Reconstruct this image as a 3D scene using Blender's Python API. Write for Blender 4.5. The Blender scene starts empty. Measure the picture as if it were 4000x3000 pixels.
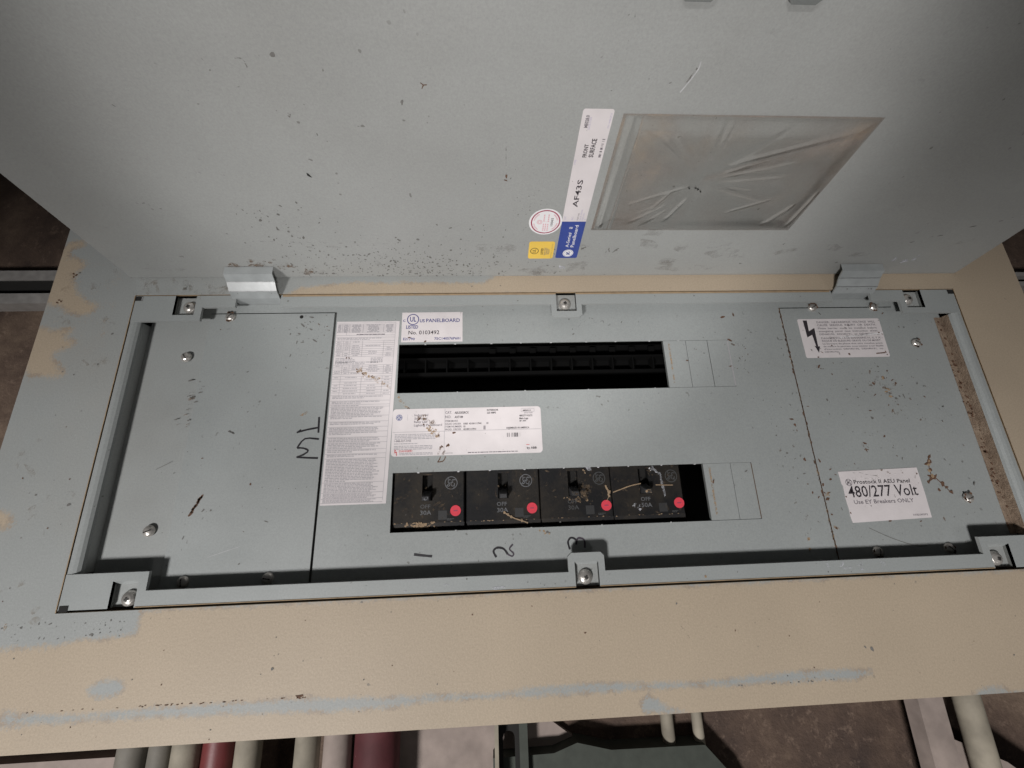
import bpy, math, random
import numpy as np
from mathutils import Matrix, Vector
random.seed(7)
SC = bpy.context.scene
COL = SC.collection
S = 0.93            # metres per unit: one unit is the width of the door opening
H0 = 1.45           # height of the panel's centre above the floor


def W(x, y, z):
    """panel coordinates (x along the panel's length, y towards the hinge, z out of the wall) to world; the
    tall panel stands upright, its top end towards -x"""
    return Vector((S * y, -S * z, H0 - S * x))


# ------------------------------------------------------------------ camera, world, lights, exposure
ML = Matrix(((0, 1, 0), (0, 0, -1), (-1, 0, 0)))
RT = Matrix(((0.99854319, 0.01964809, -0.05025378),
             (-0.03270108, 0.96118198, -0.27397053),
             (0.04292003, 0.27521476, 0.96042423)))
cam_d = bpy.data.cameras.new('camera')
cam_d.sensor_width = 36.0
cam_d.lens = 1551.6 / 4000 * 36
cam_d.clip_start = 0.01
cam_d.clip_end = 60
cam = bpy.data.objects.new('camera', cam_d)
COL.objects.link(cam)
cam.matrix_world = Matrix.Translation(W(-0.0913, -0.0740, 0.4304)) @ (ML @ RT).to_4x4()
SC.camera = cam

world = bpy.data.worlds.new('World')
SC.world = world
world.use_nodes = True
bg = world.node_tree.nodes['Background']
bg.inputs[0].default_value = (0.95, 0.97, 1.0, 1)
bg.inputs[1].default_value = 0.022


def spot(name, p, target, power, angle, blend, radius, color, sy=1.0):
    d = bpy.data.lights.new(name, 'SPOT')
    d.energy = power
    d.spot_size = math.radians(angle)
    d.spot_blend = blend
    d.shadow_soft_size = radius
    d.color = color
    o = bpy.data.objects.new(name, d)
    COL.objects.link(o)
    P, T = W(*p), W(*target)
    q = (T - P).to_track_quat('-Z', 'Y')
    o.matrix_world = Matrix.Translation(P) @ q.to_matrix().to_4x4()
    return o


# room lamp up and to the side: the light that throws the ledge shadows into the recess
spot('room_lamp', (-2.04, -2.7, 3.4), (-0.72, -2.19, 0.0), 860, 61.2, 0.085, 0.32, (1.0, 0.975, 0.96))  # cone edge set along the hinge so the open door stays dim
# second, weaker lamp from the other side, set below the panel
spot('second_lamp', (2.4, -2.4, 3.4), (0.0, -0.5, 0.0), 40, 22, 0.35, 0.2, (1.0, 0.965, 0.94))
# added spot near the camera, put in to make a pool on the open door
spot('added_door_spot', (-0.08, -0.30, 0.45), (-0.075, 0.205, 0.15), 7.8, 66, 0.40, 0.04, (1.0, 0.975, 0.96))

SC.view_settings.view_transform = 'Standard'
SC.view_settings.look = 'None'
SC.view_settings.exposure = 0
SC.view_settings.gamma = 1
SC.view_settings.use_curve_mapping = False
SC.render.engine = 'CYCLES'

# ------------------------------------------------------------------ materials
MATS = {}


def node_mat(name):
    m = bpy.data.materials.new(name)
    m.use_nodes = True
    MATS[name] = m
    nt = m.node_tree
    return m, nt, nt.nodes['Principled BSDF']


def noise(nt, scale, detail=3, rough=0.55, coord=None):
    n = nt.nodes.new('ShaderNodeTexNoise')
    n.inputs['Scale'].default_value = scale
    n.inputs['Detail'].default_value = detail
    n.inputs['Roughness'].default_value = rough
    if coord is None:
        g = nt.nodes.new('ShaderNodeNewGeometry')
        coord = g.outputs['Position']
    nt.links.new(coord, n.inputs['Vector'])
    return n.outputs['Fac']


def ramp(nt, fac, stops):
    r = nt.nodes.new('ShaderNodeValToRGB')
    nt.links.new(fac, r.inputs[0])
    e = r.color_ramp.elements
    while len(e) < len(stops):
        e.new(0.5)
    for el, (p, c) in zip(e, stops):
        el.position = p
        el.color = (c, c, c, 1) if isinstance(c, (int, float)) else (*c, 1)
    return r.outputs[0]


def mix(nt, fac, a, b, kind='MIX'):
    n = nt.nodes.new('ShaderNodeMix')
    n.data_type = 'RGBA'
    n.blend_type = kind
    for sock, v in ((n.inputs[0], fac), (n.inputs[6], a), (n.inputs[7], b)):
        if hasattr(v, 'is_linked') or isinstance(v, bpy.types.NodeSocket):
            nt.links.new(v, sock)
        elif isinstance(v, (int, float)):
            sock.default_value = v
        else:
            sock.default_value = (*v, 1)
    return n.outputs[2]


def bump(nt, bsdf, fac, strength, dist=0.001):
    b = nt.nodes.new('ShaderNodeBump')
    b.inputs['Strength'].default_value = strength
    b.inputs['Distance'].default_value = dist
    nt.links.new(fac, b.inputs['Height'])
    nt.links.new(b.outputs[0], bsdf.inputs['Normal'])


def math_n(nt, op, a, b):
    n = nt.nodes.new('ShaderNodeMath')
    n.operation = op
    for s, v in ((n.inputs[0], a), (n.inputs[1], b)):
        if isinstance(v, (int, float)):
            s.default_value = v
        else:
            nt.links.new(v, s)
    return n.outputs[0]


GRAY = (0.325, 0.340, 0.334)
TAN = (0.435, 0.358, 0.268)


def paint_graph(nt, base, dirt=0.35, dirtcol=(0.16, 0.135, 0.11), fine=0.07):
    c = mix(nt, ramp(nt, noise(nt, 9, 4), [(0.3, 0.0), (0.75, 1.0)]), base, tuple(v * 0.90 for v in base))
    c = mix(nt, math_n(nt, 'MULTIPLY', ramp(nt, noise(nt, 2.2, 6, 0.65), [(0.48, 0.0), (0.72, 1.0)]), dirt), c, dirtcol)
    f = ramp(nt, noise(nt, 620, 2, 0.8), [(0.25, 1.0 - fine * 1.6), (0.75, 1.0 + fine)])
    c = mix(nt, 1.0, c, f, 'MULTIPLY')
    # sparse tiny specks
    sp = ramp(nt, noise(nt, 190, 1, 0.4), [(0.755, 0.0), (0.775, 0.7)])
    gate = ramp(nt, noise(nt, 7, 2), [(0.45, 0.0), (0.6, 1.0)])
    c = mix(nt, math_n(nt, 'MULTIPLY', sp, gate), c, (0.12, 0.115, 0.105))
    return c


def stretched(nt, sx, sy, sz):
    g = nt.nodes.new('ShaderNodeNewGeometry')
    mp = nt.nodes.new('ShaderNodeMapping')
    mp.inputs['Scale'].default_value = (sx, sy, sz)
    nt.links.new(g.outputs['Position'], mp.inputs['Vector'])
    return mp.outputs[0]


def make_paint(name, base, dirt=0.35, rough=0.42, spec=0.5):
    m, nt, b = node_mat(name)
    nt.links.new(paint_graph(nt, base, dirt), b.inputs['Base Color'])
    r = ramp(nt, noise(nt, 14, 4), [(0.3, rough - 0.06), (0.7, rough + 0.12)])
    # wipe marks: long soft streaks in the sheen
    wp = ramp(nt, noise(nt, 1.0, 5, 0.7, stretched(nt, 14, 30, 2.5)), [(0.45, 0.0), (0.7, 0.14)])
    nt.links.new(math_n(nt, 'ADD', r, wp), b.inputs['Roughness'])
    b.inputs['Specular IOR Level'].default_value = spec
    h = math_n(nt, 'ADD', math_n(nt, 'MULTIPLY', noise(nt, 420, 2), 0.04), math_n(nt, 'MULTIPLY', noise(nt, 4.5, 2), 3.0))
    bump(nt, b, h, 0.5, 0.0008)
    return m


gray = make_paint('grey_paint', GRAY)
gray_door = make_paint('grey_door_paint', (0.335, 0.343, 0.334), 0.15, 0.36, 0.6)
gray_clean = make_paint('grey_plate_paint', (0.324, 0.344, 0.341), 0.12, 0.38, 0.6)
inner_dark = make_paint('dark_and_shade_grey', (0.16, 0.17, 0.165), 0.5)  # darker grey: shade painted into recesses and inner edges, also the latch bodies

# trim: tan overspray over the grey, mask painted per vertex
m, nt, b = node_mat('trim_paint')
at = nt.nodes.new('ShaderNodeAttribute')
at.attribute_name = 'tan'
wob = math_n(nt, 'MULTIPLY', math_n(nt, 'SUBTRACT', noise(nt, 75, 4, 0.7), 0.5), 0.55)
wob2 = math_n(nt, 'MULTIPLY', math_n(nt, 'SUBTRACT', noise(nt, 420, 3, 0.7), 0.5), 0.7)
msk = math_n(nt, 'ADD', math_n(nt, 'ADD', at.outputs['Fac'], wob), wob2)
g_ = paint_graph(nt, GRAY, 0.30, (0.36, 0.31, 0.25))
t_ = paint_graph(nt, TAN, 0.18, (0.33, 0.26, 0.20), 0.09)
c_ = mix(nt, ramp(nt, msk, [(0.36, 0.0), (0.64, 1.0)]), g_, t_)
rim = ramp(nt, msk, [(0.38, 0.0), (0.52, 0.5), (0.66, 0.0)])
rimn = math_n(nt, 'MULTIPLY', rim, ramp(nt, noise(nt, 60, 3), [(0.45, 0.0), (0.62, 1.0)]))
c_ = mix(nt, rimn, c_, (0.25, 0.175, 0.12))
nt.links.new(c_, b.inputs['Base Color'])
b.inputs['Roughness'].default_value = 0.55
b.inputs['Specular IOR Level'].default_value = 0.35
bump(nt, b, noise(nt, 380, 3, 0.7), 0.16, 0.001)
trim_m = m


def simple(name, col, rough=0.5, metal=0.0, var=0.15, vs=60, spec=0.5, bmp=0.0, trans=0.0):
    m, nt, b = node_mat(name)
    c = mix(nt, ramp(nt, noise(nt, vs, 4), [(0.3, 0.0), (0.7, 1.0)]), col, tuple(v * (1 - var) for v in col))
    nt.links.new(c, b.inputs['Base Color'])
    b.inputs['Roughness'].default_value = rough
    b.inputs['Metallic'].default_value = metal
    b.inputs['Specular IOR Level'].default_value = spec
    if bmp:
        bump(nt, b, noise(nt, vs * 3, 4), bmp, 0.001)
    return m


paper = simple('label_paper', (0.69, 0.645, 0.65), 0.45, 0, 0.10, 45, 0.4)
blue = simple('label_blue', (0.045, 0.075, 0.30), 0.35, 0, 0.15, 90)
yellow = simple('label_yellow', (0.83, 0.56, 0.10), 0.4, 0, 0.08)
ink = simple('black_ink', (0.03, 0.024, 0.03), 0.6, 0, 0.1)
ink_gray = simple('grey_ink', (0.42, 0.40, 0.42), 0.6, 0, 0.15, 300)
ink_mid = simple('faded_ink', (0.19, 0.17, 0.19), 0.6, 0, 0.2, 300)
ink_blue = simple('blue_ink', (0.035, 0.04, 0.20), 0.6, 0, 0.1)
ink_lilac = simple('lilac_ink', (0.45, 0.41, 0.55), 0.6, 0, 0.1)
ink_red = simple('red_ink', (0.55, 0.07, 0.08), 0.6, 0, 0.1)
ink_maroon = simple('maroon_ink', (0.36, 0.06, 0.11), 0.6, 0, 0.1)
ink_pink = simple('pink_ink', (0.72, 0.42, 0.46), 0.6, 0, 0.1)
ink_brk = simple('breaker_print', (0.15, 0.155, 0.165), 0.5, 0, 0.3, 200)
simple('breaker_print_worn', (0.075, 0.078, 0.08), 0.5)
simple('breaker_print_dim', (0.09, 0.092, 0.098), 0.5)
simple('print_patch', (0.034, 0.034, 0.035), 0.6, 0, 0.3, 900)
simple('copper_stab', (0.13, 0.05, 0.03), 0.5, 0.4, 0.3)
white_print = simple('white_print', (0.78, 0.77, 0.78), 0.5, 0, 0.05)
marker = simple('marker_ink', (0.02, 0.018, 0.022), 0.45, 0, 0.3, 200)
marker_faded = simple('worn_marker_ink', (0.07, 0.055, 0.075), 0.5, 0, 0.5, 200)
channel_m = simple('dull_zinc_channel', (0.34, 0.325, 0.31), 0.5, 0.15, 0.3, 60, 0.5, 0.2)
steel = simple('galvanised_steel', (0.58, 0.59, 0.59), 0.30, 0.85, 0.25, 120, 0.5, 0.1)
screw_m = simple('screw_zinc', (0.66, 0.63, 0.59), 0.28, 0.6, 0.35, 250, 0.5, 0.15)
hinge_m = simple('hinge_paint', (0.33, 0.35, 0.352), 0.30, 0.0, 0.18, 80, 0.7, 0.05)
slot_m = simple('screw_slot', (0.03, 0.028, 0.025), 0.6)
red_m = simple('red_button', (0.72, 0.065, 0.095), 0.38, 0, 0.06, 300)
hole_m = simple('dark_hole', (0.012, 0.011, 0.010), 0.9)
rustline = simple('rusty_edge', (0.13, 0.085, 0.055), 0.9, 0, 0.4, 200)
tanline = simple('tan_edge', (0.36, 0.26, 0.16), 0.8, 0, 0.3, 100)
brown_spot = simple('brown_residue', (0.15, 0.085, 0.055), 0.8, 0, 0.4, 500, 0.3, 0.4)
grey_spot = simple('grey_speck', (0.175, 0.17, 0.16), 0.8, 0, 0.35, 300)
mud = simple('dried_mud', (0.40, 0.29, 0.19), 0.9, 0, 0.35, 700, 0.2, 0.5)
white_scuff = simple('white_scuff', (0.55, 0.55, 0.56), 0.6, 0, 0.3, 300)


def streaky(name, col, cover=(0.45, 0.6), scale=260, rough=0.85):
    """a patchy see-through film of dirt"""
    m, nt, b = node_mat(name)
    b.inputs['Base Color'].default_value = (*col, 1)
    b.inputs['Roughness'].default_value = rough
    b.inputs['Specular IOR Level'].default_value = 0.2
    a = ramp(nt, noise(nt, scale, 5, 0.75), [(cover[0], 0.0), (cover[1], 0.85)])
    nt.links.new(a, b.inputs['Alpha'])
    return m


film_brown = streaky('brown_dust_film', (0.19, 0.13, 0.09), (0.46, 0.66), 170)
film_brown2 = streaky('tan_wash_film', (0.30, 0.24, 0.18), (0.5, 0.9), 55)
film_door = streaky('door_grime_film', (0.27, 0.255, 0.235), (0.5, 0.95), 40)
film_tan = streaky('tan_dust_film', (0.42, 0.30, 0.19), (0.44, 0.62), 330)
film_grey = streaky('grey_dust_film', (0.20, 0.19, 0.175), (0.5, 0.68), 210)
film_breaker = streaky('breaker_dust_film', (0.15, 0.11, 0.075), (0.46, 0.72), 140)
film_white = streaky('white_scuff_film', (0.55, 0.56, 0.6), (0.42, 0.62), 180)

toggle_pl = simple('toggle_plastic', (0.055, 0.055, 0.058), 0.45, 0, 0.4, 200, 0.4)
# black moulded plastic of the breakers
m, nt, b = node_mat('black_plastic')
c = mix(nt, ramp(nt, noise(nt, 22, 5, 0.7), [(0.42, 0.0), (0.75, 1.0)]), (0.012, 0.012, 0.013), (0.040, 0.033, 0.025))
c = mix(nt, ramp(nt, noise(nt, 420, 3, 0.8), [(0.62, 0.0), (0.75, 0.35)]), c, (0.13, 0.105, 0.08))
nt.links.new(c, b.inputs['Base Color'])
b.inputs['Roughness'].default_value = 0.55
b.inputs['Specular IOR Level'].default_value = 0.22
bump(nt, b, noise(nt, 500, 3), 0.15, 0.0006)
black_pl = m
black_deep = simple('black_bus_plastic', (0.003, 0.003, 0.003), 0.8, 0, 0.2, 60, 0.10)

# rust and dust piled on the bottom wall of the recess
m, nt, b = node_mat('rust_dust')
c = ramp(nt, noise(nt, 95, 6, 0.75), [(0.22, (0.17, 0.115, 0.08)), (0.5, (0.27, 0.20, 0.145)), (0.78, (0.38, 0.30, 0.225))])
nt.links.new(c, b.inputs['Base Color'])
b.inputs['Roughness'].default_value = 0.95
bump(nt, b, noise(nt, 160, 6, 0.8), 0.9, 0.003)
rust_m = m

# room wall behind: stained brown masonry
m, nt, b = node_mat('stained_brown_wall')
c = ramp(nt, noise(nt, 6, 7, 0.7), [(0.3, (0.035, 0.022, 0.018)), (0.5, (0.085, 0.055, 0.04)), (0.7, (0.17, 0.12, 0.085))])
c = mix(nt, ramp(nt, noise(nt, 70, 5, 0.75), [(0.55, 0.0), (0.75, 0.5)]), c, (0.28, 0.20, 0.15))
nt.links.new(c, b.inputs['Base Color'])
b.inputs['Roughness'].default_value = 0.9
bump(nt, b, noise(nt, 40, 6, 0.7), 0.7, 0.006)
wall_m = m
pale_board = simple('pale_board', (0.34, 0.28, 0.25), 0.85, 0, 0.35, 26, 0.3, 0.4)
pale_pipe = simple('pale_pipe_paint', (0.33, 0.295, 0.235), 0.75, 0, 0.45, 24, 0.25, 0.5)
grey_pipe = simple('grey_pipe_paint', (0.18, 0.165, 0.14), 0.7, 0.0, 0.35, 35, 0.4, 0.25)
red_pipe_m = simple('red_pipe_paint', (0.15, 0.028, 0.028), 0.5, 0, 0.3, 40, 0.4, 0.2)
red_dull = simple('dull_red_paint', (0.10, 0.028, 0.032), 0.7, 0, 0.4, 30, 0.25, 0.3)
green_box_m = simple('grey_green_paint', (0.055, 0.062, 0.052), 0.7, 0, 0.25, 60, 0.3, 0.2)

# clear document pouch
m, nt, b = node_mat('clear_plastic_pouch')
nt.nodes.remove(b)
out = [n for n in nt.nodes if n.type == 'OUTPUT_MATERIAL'][0]
tr = nt.nodes.new('ShaderNodeBsdfTransparent')
tr.inputs[0].default_value = (0.975, 0.97, 0.96, 1)
gl = nt.nodes.new('ShaderNodeBsdfGlossy')
gl.inputs['Roughness'].default_value = 0.10
gl.inputs['Color'].default_value = (1, 1, 1, 1)
df = nt.nodes.new('ShaderNodeBsdfDiffuse')
tc = nt.nodes.new('ShaderNodeNewGeometry')
dcol = ramp(nt, noise(nt, 11, 5, 0.7), [(0.35, (0.235, 0.19, 0.16)), (0.55, (0.33, 0.285, 0.25)), (0.7, (0.47, 0.36, 0.255))])
nt.links.new(dcol, df.inputs[0])
dust = nt.nodes.new('ShaderNodeAttribute')
dust.attribute_name = 'dust'
amt = math_n(nt, 'MULTIPLY', ramp(nt, noise(nt, 16, 6, 0.75), [(0.3, 0.10), (0.72, 0.68)]), dust.outputs['Fac'])
m1 = nt.nodes.new('ShaderNodeMixShader')
nt.links.new(amt, m1.inputs[0])
nt.links.new(tr.outputs[0], m1.inputs[1])
nt.links.new(df.outputs[0], m1.inputs[2])
fr = nt.nodes.new('ShaderNodeFresnel')
fr.inputs[0].default_value = 1.45
m2 = nt.nodes.new('ShaderNodeMixShader')
nt.links.new(math_n(nt, 'MULTIPLY', fr.outputs[0], 1.1), m2.inputs[0])
nt.links.new(m1.outputs[0], m2.inputs[1])
nt.links.new(gl.outputs[0], m2.inputs[2])
nt.links.new(m2.outputs[0], out.inputs[0])
pouch_m = m


# ------------------------------------------------------------------ frames (u, v, w) -> panel coordinates
Z_FLOOR = -0.0145
HINGE_Y = 0.1840
AL = math.radians(99.0)
DV = (0.0, -math.cos(AL), math.sin(AL))
DN = (0.0, -math.sin(AL), -math.cos(AL))
DN = (0.0, -0.98768, 0.15643)


def fr_floor(u, v, w=0.0):
    return (u, v, Z_FLOOR + w)


def fr_door(u, v, w=0.0):
    return (u, HINGE_Y + v * DV[1] + w * DN[1], v * DV[2] + w * DN[2])


def fr_trim(u, v, w=0.0):
    return (u, v, w)


# ------------------------------------------------------------------ mesh builder
class MB:
    def __init__(self, frame=fr_trim):
        self.v, self.f, self.mi, self.m, self.fr = [], [], [], [], frame
        self.attr = None

    def mat(self, m):
        if m not in self.m:
            self.m.append(m)
        return self.m.index(m)

    def face(self, pts, m):
        n = len(self.v)
        self.v += [self.fr(*p) for p in pts]
        self.f.append(tuple(range(n, n + len(pts))))
        self.mi.append(self.mat(m))

    def raw(self, verts, faces, m):
        n = len(self.v)
        self.v += [self.fr(*p) for p in verts]
        i = self.mat(m)
        for f in faces:
            self.f.append(tuple(n + k for k in f))
            self.mi.append(i)

    def rect(self, x0, y0, x1, y1, w, m):
        self.face([(x0, y0, w), (x1, y0, w), (x1, y1, w), (x0, y1, w)], m)

    def prism(self, poly, w0, w1, m, m_side=None, cap0=True):
        n = len(poly)
        ms = m_side or m
        self.face([(x, y, w1) for x, y in poly], m)
        if cap0:
            self.face([(x, y, w0) for x, y in reversed(poly)], ms)
        for i in range(n):
            a, c = poly[i], poly[(i + 1) % n]
            self.face([(a[0], a[1], w0), (c[0], c[1], w0), (c[0], c[1], w1), (a[0], a[1], w1)], ms)

    def box(self, x0, y0, w0, x1, y1, w1, m, m_side=None):
        self.prism([(x0, y0), (x1, y0), (x1, y1), (x0, y1)], w0, w1, m, m_side)

    def disc(self, cx, cy, r, w, m, n=20, ry=None):
        ry = ry or r
        self.face([(cx + r * math.cos(2 * math.pi * k / n), cy + ry * math.sin(2 * math.pi * k / n), w) for k in range(n)], m)

    def ring(self, cx, cy, r0, r1, w, m, n=28, sx=1.0):
        vs, fs = [], []
        for k in range(n):
            a = 2 * math.pi * k / n
            vs += [(cx + sx * r0 * math.cos(a), cy + r0 * math.sin(a), w), (cx + sx * r1 * math.cos(a), cy + r1 * math.sin(a), w)]
        for k in range(n):
            j = (k + 1) % n
            fs.append((2 * k, 2 * k + 1, 2 * j + 1, 2 * j))
        self.raw(vs, fs, m)

    def stroke(self, pts, width, w, m, taper=False):
        """flat brush stroke along a polyline"""
        vs, fs = [], []
        n = len(pts)
        for i, p in enumerate(pts):
            a = pts[max(0, i - 1)]
            c = pts[min(n - 1, i + 1)]
            dx, dy = c[0] - a[0], c[1] - a[1]
            l = math.hypot(dx, dy) or 1
            hw = width / 2 * (0.85 + 0.3 * random.random())
            if taper and (i == 0 or i == n - 1):
                hw *= 0.4
            vs += [(p[0] - dy / l * hw, p[1] + dx / l * hw, w), (p[0] + dy / l * hw, p[1] - dx / l * hw, w)]
        for i in range(n - 1):
            fs.append((2 * i, 2 * i + 1, 2 * i + 3, 2 * i + 2))
        self.raw(vs, fs, m)

    def blob(self, cx, cy, r, w, m, n=11, asp=1.0, rot=None, jag=0.35):
        rot = random.uniform(0, 6.28) if rot is None else rot
        pts = []
        for k in range(n):
            a = 2 * math.pi * k / n
            rr = r * (1 + random.uniform(-jag, jag))
            x, y = rr * asp * math.cos(a), rr / asp * math.sin(a)
            pts.append((cx + x * math.cos(rot) - y * math.sin(rot), cy + x * math.sin(rot) + y * math.cos(rot), w))
        self.face(pts, m)

    def rrect(self, x0, y0, x1, y1, r, w, m, corners=(1, 1, 1, 1), th=0.0):
        pts = []
        for (cx, cy, a0, on) in ((x1 - r, y1 - r, 0, corners[1]), (x0 + r, y1 - r, 90, corners[0]),
                                 (x0 + r, y0 + r, 180, corners[3]), (x1 - r, y0 + r, 270, corners[2])):
            if on:
                for k in range(6):
                    a = math.radians(a0 + 18 * k)
                    pts.append((cx + r * math.cos(a), cy + r * math.sin(a)))
            else:
                s = math.radians(a0 + 45)
                pts.append((cx + math.copysign(r, math.cos(s)), cy + math.copysign(r, math.sin(s))))
        if th:
            self.prism(pts, w - th, w, m)
        else:
            self.face([(x, y, w) for x, y in pts], m)

    def text(self, s, x, y, h, w, m, width=None, rot=0.0, bold=0.0, align='LEFT', italic=0.0):
        """letters as flat mesh; h is capital height, (x, y) the baseline start"""
        vs, fs, tw = glyphs(s, bold)
        sx = sy = h / 0.7
        if width and tw > 0:
            sx = width / tw
        if align == 'CENTER':
            off = -tw * sx / 2
        elif align == 'RIGHT':
            off = -tw * sx
        else:
            off = 0
        cr, sr = math.cos(rot), math.sin(rot)
        out_v = []
        for (a, c) in vs:
            X, Y = a * sx + off + italic * c * sy, c * sy
            out_v.append((x + X * cr - Y * sr, y + X * sr + Y * cr, w))
        self.raw(out_v, fs, m)

    def build(self, name, parent=None, label=None, cat=None, group=None, kind=None, base=None, smooth=False, raw_world=False):
        me = bpy.data.meshes.new(name)
        org = W(*base) if base is not None else (parent_origin(parent) if parent else Vector((0, 0, 0)))
        vs = [tuple(W(*p) - org) for p in self.v]
        me.from_pydata(vs, [], self.f)
        for mm in self.m:
            me.materials.append(mm)
        me.polygons.foreach_set('material_index', self.mi)
        if smooth:
            me.polygons.foreach_set('use_smooth', [True] * len(self.f))
        if self.attr:
            for an, vals in self.attr.items():
                a = me.attributes.new(an, 'FLOAT', 'POINT')
                a.data.foreach_set('value', vals)
        me.update()
        o = bpy.data.objects.new(name, me)
        COL.objects.link(o)
        if parent:
            o.parent = parent
            if base is not None:
                o.location = org - parent_origin(parent)
        else:
            o.location = org
        o['_org'] = tuple(org)
        tag(o, label, cat, group, kind)
        return o


def parent_origin(p):
    return Vector(p['_org'])


def tag(o, label=None, cat=None, group=None, kind=None):
    for k, v in (('label', label), ('category', cat), ('group', group), ('kind', kind)):
        if v:
            o[k] = v


def empty(name, base, label, cat, group=None):
    o = bpy.data.objects.new(name, None)
    COL.objects.link(o)
    o.empty_display_size = 0.02
    o.location = W(*base)
    o['_org'] = tuple(W(*base))
    tag(o, label, cat, group)
    return o


_G = {}


def glyphs(s, bold=0.0):
    key = (s, bold)
    if key in _G:
        return _G[key]
    cu = bpy.data.curves.new('t', 'FONT')
    cu.body = s
    cu.resolution_u = 2
    cu.offset = bold
    cu.fill_mode = 'BOTH'
    ob = bpy.data.objects.new('t', cu)
    COL.objects.link(ob)
    dg = bpy.context.evaluated_depsgraph_get()
    me = ob.evaluated_get(dg).to_mesh()
    vs = [(v.co.x, v.co.y) for v in me.vertices]
    fs = [tuple(p.vertices) for p in me.polygons]
    ob.evaluated_get(dg).to_mesh_clear()
    bpy.data.objects.remove(ob)
    bpy.data.curves.remove(cu)
    x0 = min([v[0] for v in vs] or [0])
    x1 = max([v[0] for v in vs] or [0])
    vs = [(a - x0, c) for a, c in vs]
    _G[key] = (vs, fs, x1 - x0)
    return _G[key]


def tiny_lines(mb, x0, x1, y_top, n, pitch, h, w, m, ragged=0.2, last=0.6, gap=0.12, indent=0.0):
    """rows of print too small to read: word-sized dashes"""
    for i in range(n):
        y = y_top - i * pitch
        L = x0 + (x1 - x0) * (last if i == n - 1 else 1 - ragged * random.random())
        x = x0
        while x < L:
            wl = h * random.uniform(0.9, 5.0)
            xe = min(L, x + wl)
            mb.rect(x, y - h * random.uniform(0.85, 1.0), xe, y, w, m)
            x = xe + h * random.uniform(0.4, 0.8)


def cs(pts, n=4):
    """smooth a polyline"""
    out = []
    P = [pts[0]] + list(pts) + [pts[-1]]
    for i in range(1, len(P) - 2):
        for k in range(n):
            t = k / n
            o = []
            for d in range(2):
                a, b_, c, e = P[i - 1][d], P[i][d], P[i + 1][d], P[i + 2][d]
                o.append(0.5 * (2 * b_ + (c - a) * t + (2 * a - 5 * b_ + 4 * c - e) * t * t + (3 * b_ - a - 3 * c + e) * t ** 3))
            out.append(tuple(o))
    out.append(pts[-1])
    return out


def monogram(mb, cx, cy, r, w, m, lw=0.1, rot=0.0, ring=True, squash=1.0):
    """the round script emblem: ring with four curls and two joined script letters"""
    if ring:
        mb.ring(cx, cy, r * (1 - lw * 1.1), r, w, m, 32)
    G = [(-0.05, 0.42), (-0.22, 0.52), (-0.42, 0.36), (-0.46, 0.10), (-0.34, -0.02), (-0.18, 0.10), (-0.12, 0.30),
         (-0.16, 0.02), (-0.22, -0.34), (-0.40, -0.50), (-0.56, -0.36), (-0.44, -0.20), (-0.1, -0.02), (0.06, 0.1)]
    E_ = [(0.42, 0.36), (0.34, 0.52), (0.18, 0.44), (0.14, 0.22), (0.30, 0.08), (0.12, 0.04), (0.02, -0.18),
          (0.10, -0.44), (0.30, -0.50), (0.50, -0.34), (0.56, -0.14), (0.44, -0.08)]
    cr, sr = math.cos(rot), math.sin(rot)
    for L in (G, E_):
        pts = [(cx + r * (a * cr - c * sr), cy + r * (a * sr + c * cr)) for a, c in cs(L, 3)]
        mb.stroke(pts, r * lw * 1.1, w, m)
    if ring:
        for k in range(4):
            a0 = math.pi / 2 * k + 0.5 + rot
            pts = [(cx + r * q * math.cos(a0 + t), cy + r * q * math.sin(a0 + t)) for q, t in ((0.88, 0), (0.74, 0.18), (0.72, 0.4))]
            mb.stroke(pts, r * lw * 0.9, w, m)


def bolt_mark(mb, x, y, s, w, m, pts=None):
    P = pts or [(-0.28, 1), (0.10, 1), (0.0, 0.15), (0.48, 0.42), (0.42, -0.55), (0.62, -0.55), (0.40, -1.0),
                (0.12, -0.5), (0.28, -0.52), (0.14, 0.02), (-0.28, -0.22)]
    mb.face([(x + a * s, y + c * s, w) for a, c in P], m)


def specks(mb, n, fx, fy, w, mats, rmin, rmax, asp=1.3):
    for _ in range(n):
        mb.blob(fx(), fy(), random.uniform(rmin, rmax) * (0.5 + random.random() ** 3), w + random.uniform(0, 0.00004), random.choice(mats),
                random.choice((6, 7, 9)), random.uniform(1, asp))


U = random.uniform

# ------------------------------------------------------------------ the room: wall and floor
b_ = MB()
b_.face([(-1.5, -2.6, -0.30), (1.56, -2.6, -0.30), (1.56, 2.2, -0.30), (-1.5, 2.2, -0.30)], wall_m)
b_.build('wall', kind='structure', label='stained dark brown wall behind the electrical panel')

# ------------------------------------------------------------------ the panel
PANEL = empty('electrical_panel', (0.594, 0, 0), 'grey and tan steel electrical panel with its door swung open', 'electrical panel')
OX, OY = 0.594, 0.2715
IX, IY = 0.5, 0.164

# enclosure box behind the trim
b_ = MB()
bx, by, zb = 0.572, 0.250, -0.16
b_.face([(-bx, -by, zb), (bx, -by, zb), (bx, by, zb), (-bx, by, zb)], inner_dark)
for (p, q) in (((-bx, -by), (bx, -by)), ((bx, -by), (bx, by)), ((bx, by), (-bx, by)), ((-bx, by), (-bx, -by))):
    b_.face([(*p, zb), (*q, zb), (*q, -0.004), (*p, -0.004)], gray)
b_.build('enclosure', PANEL)

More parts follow.
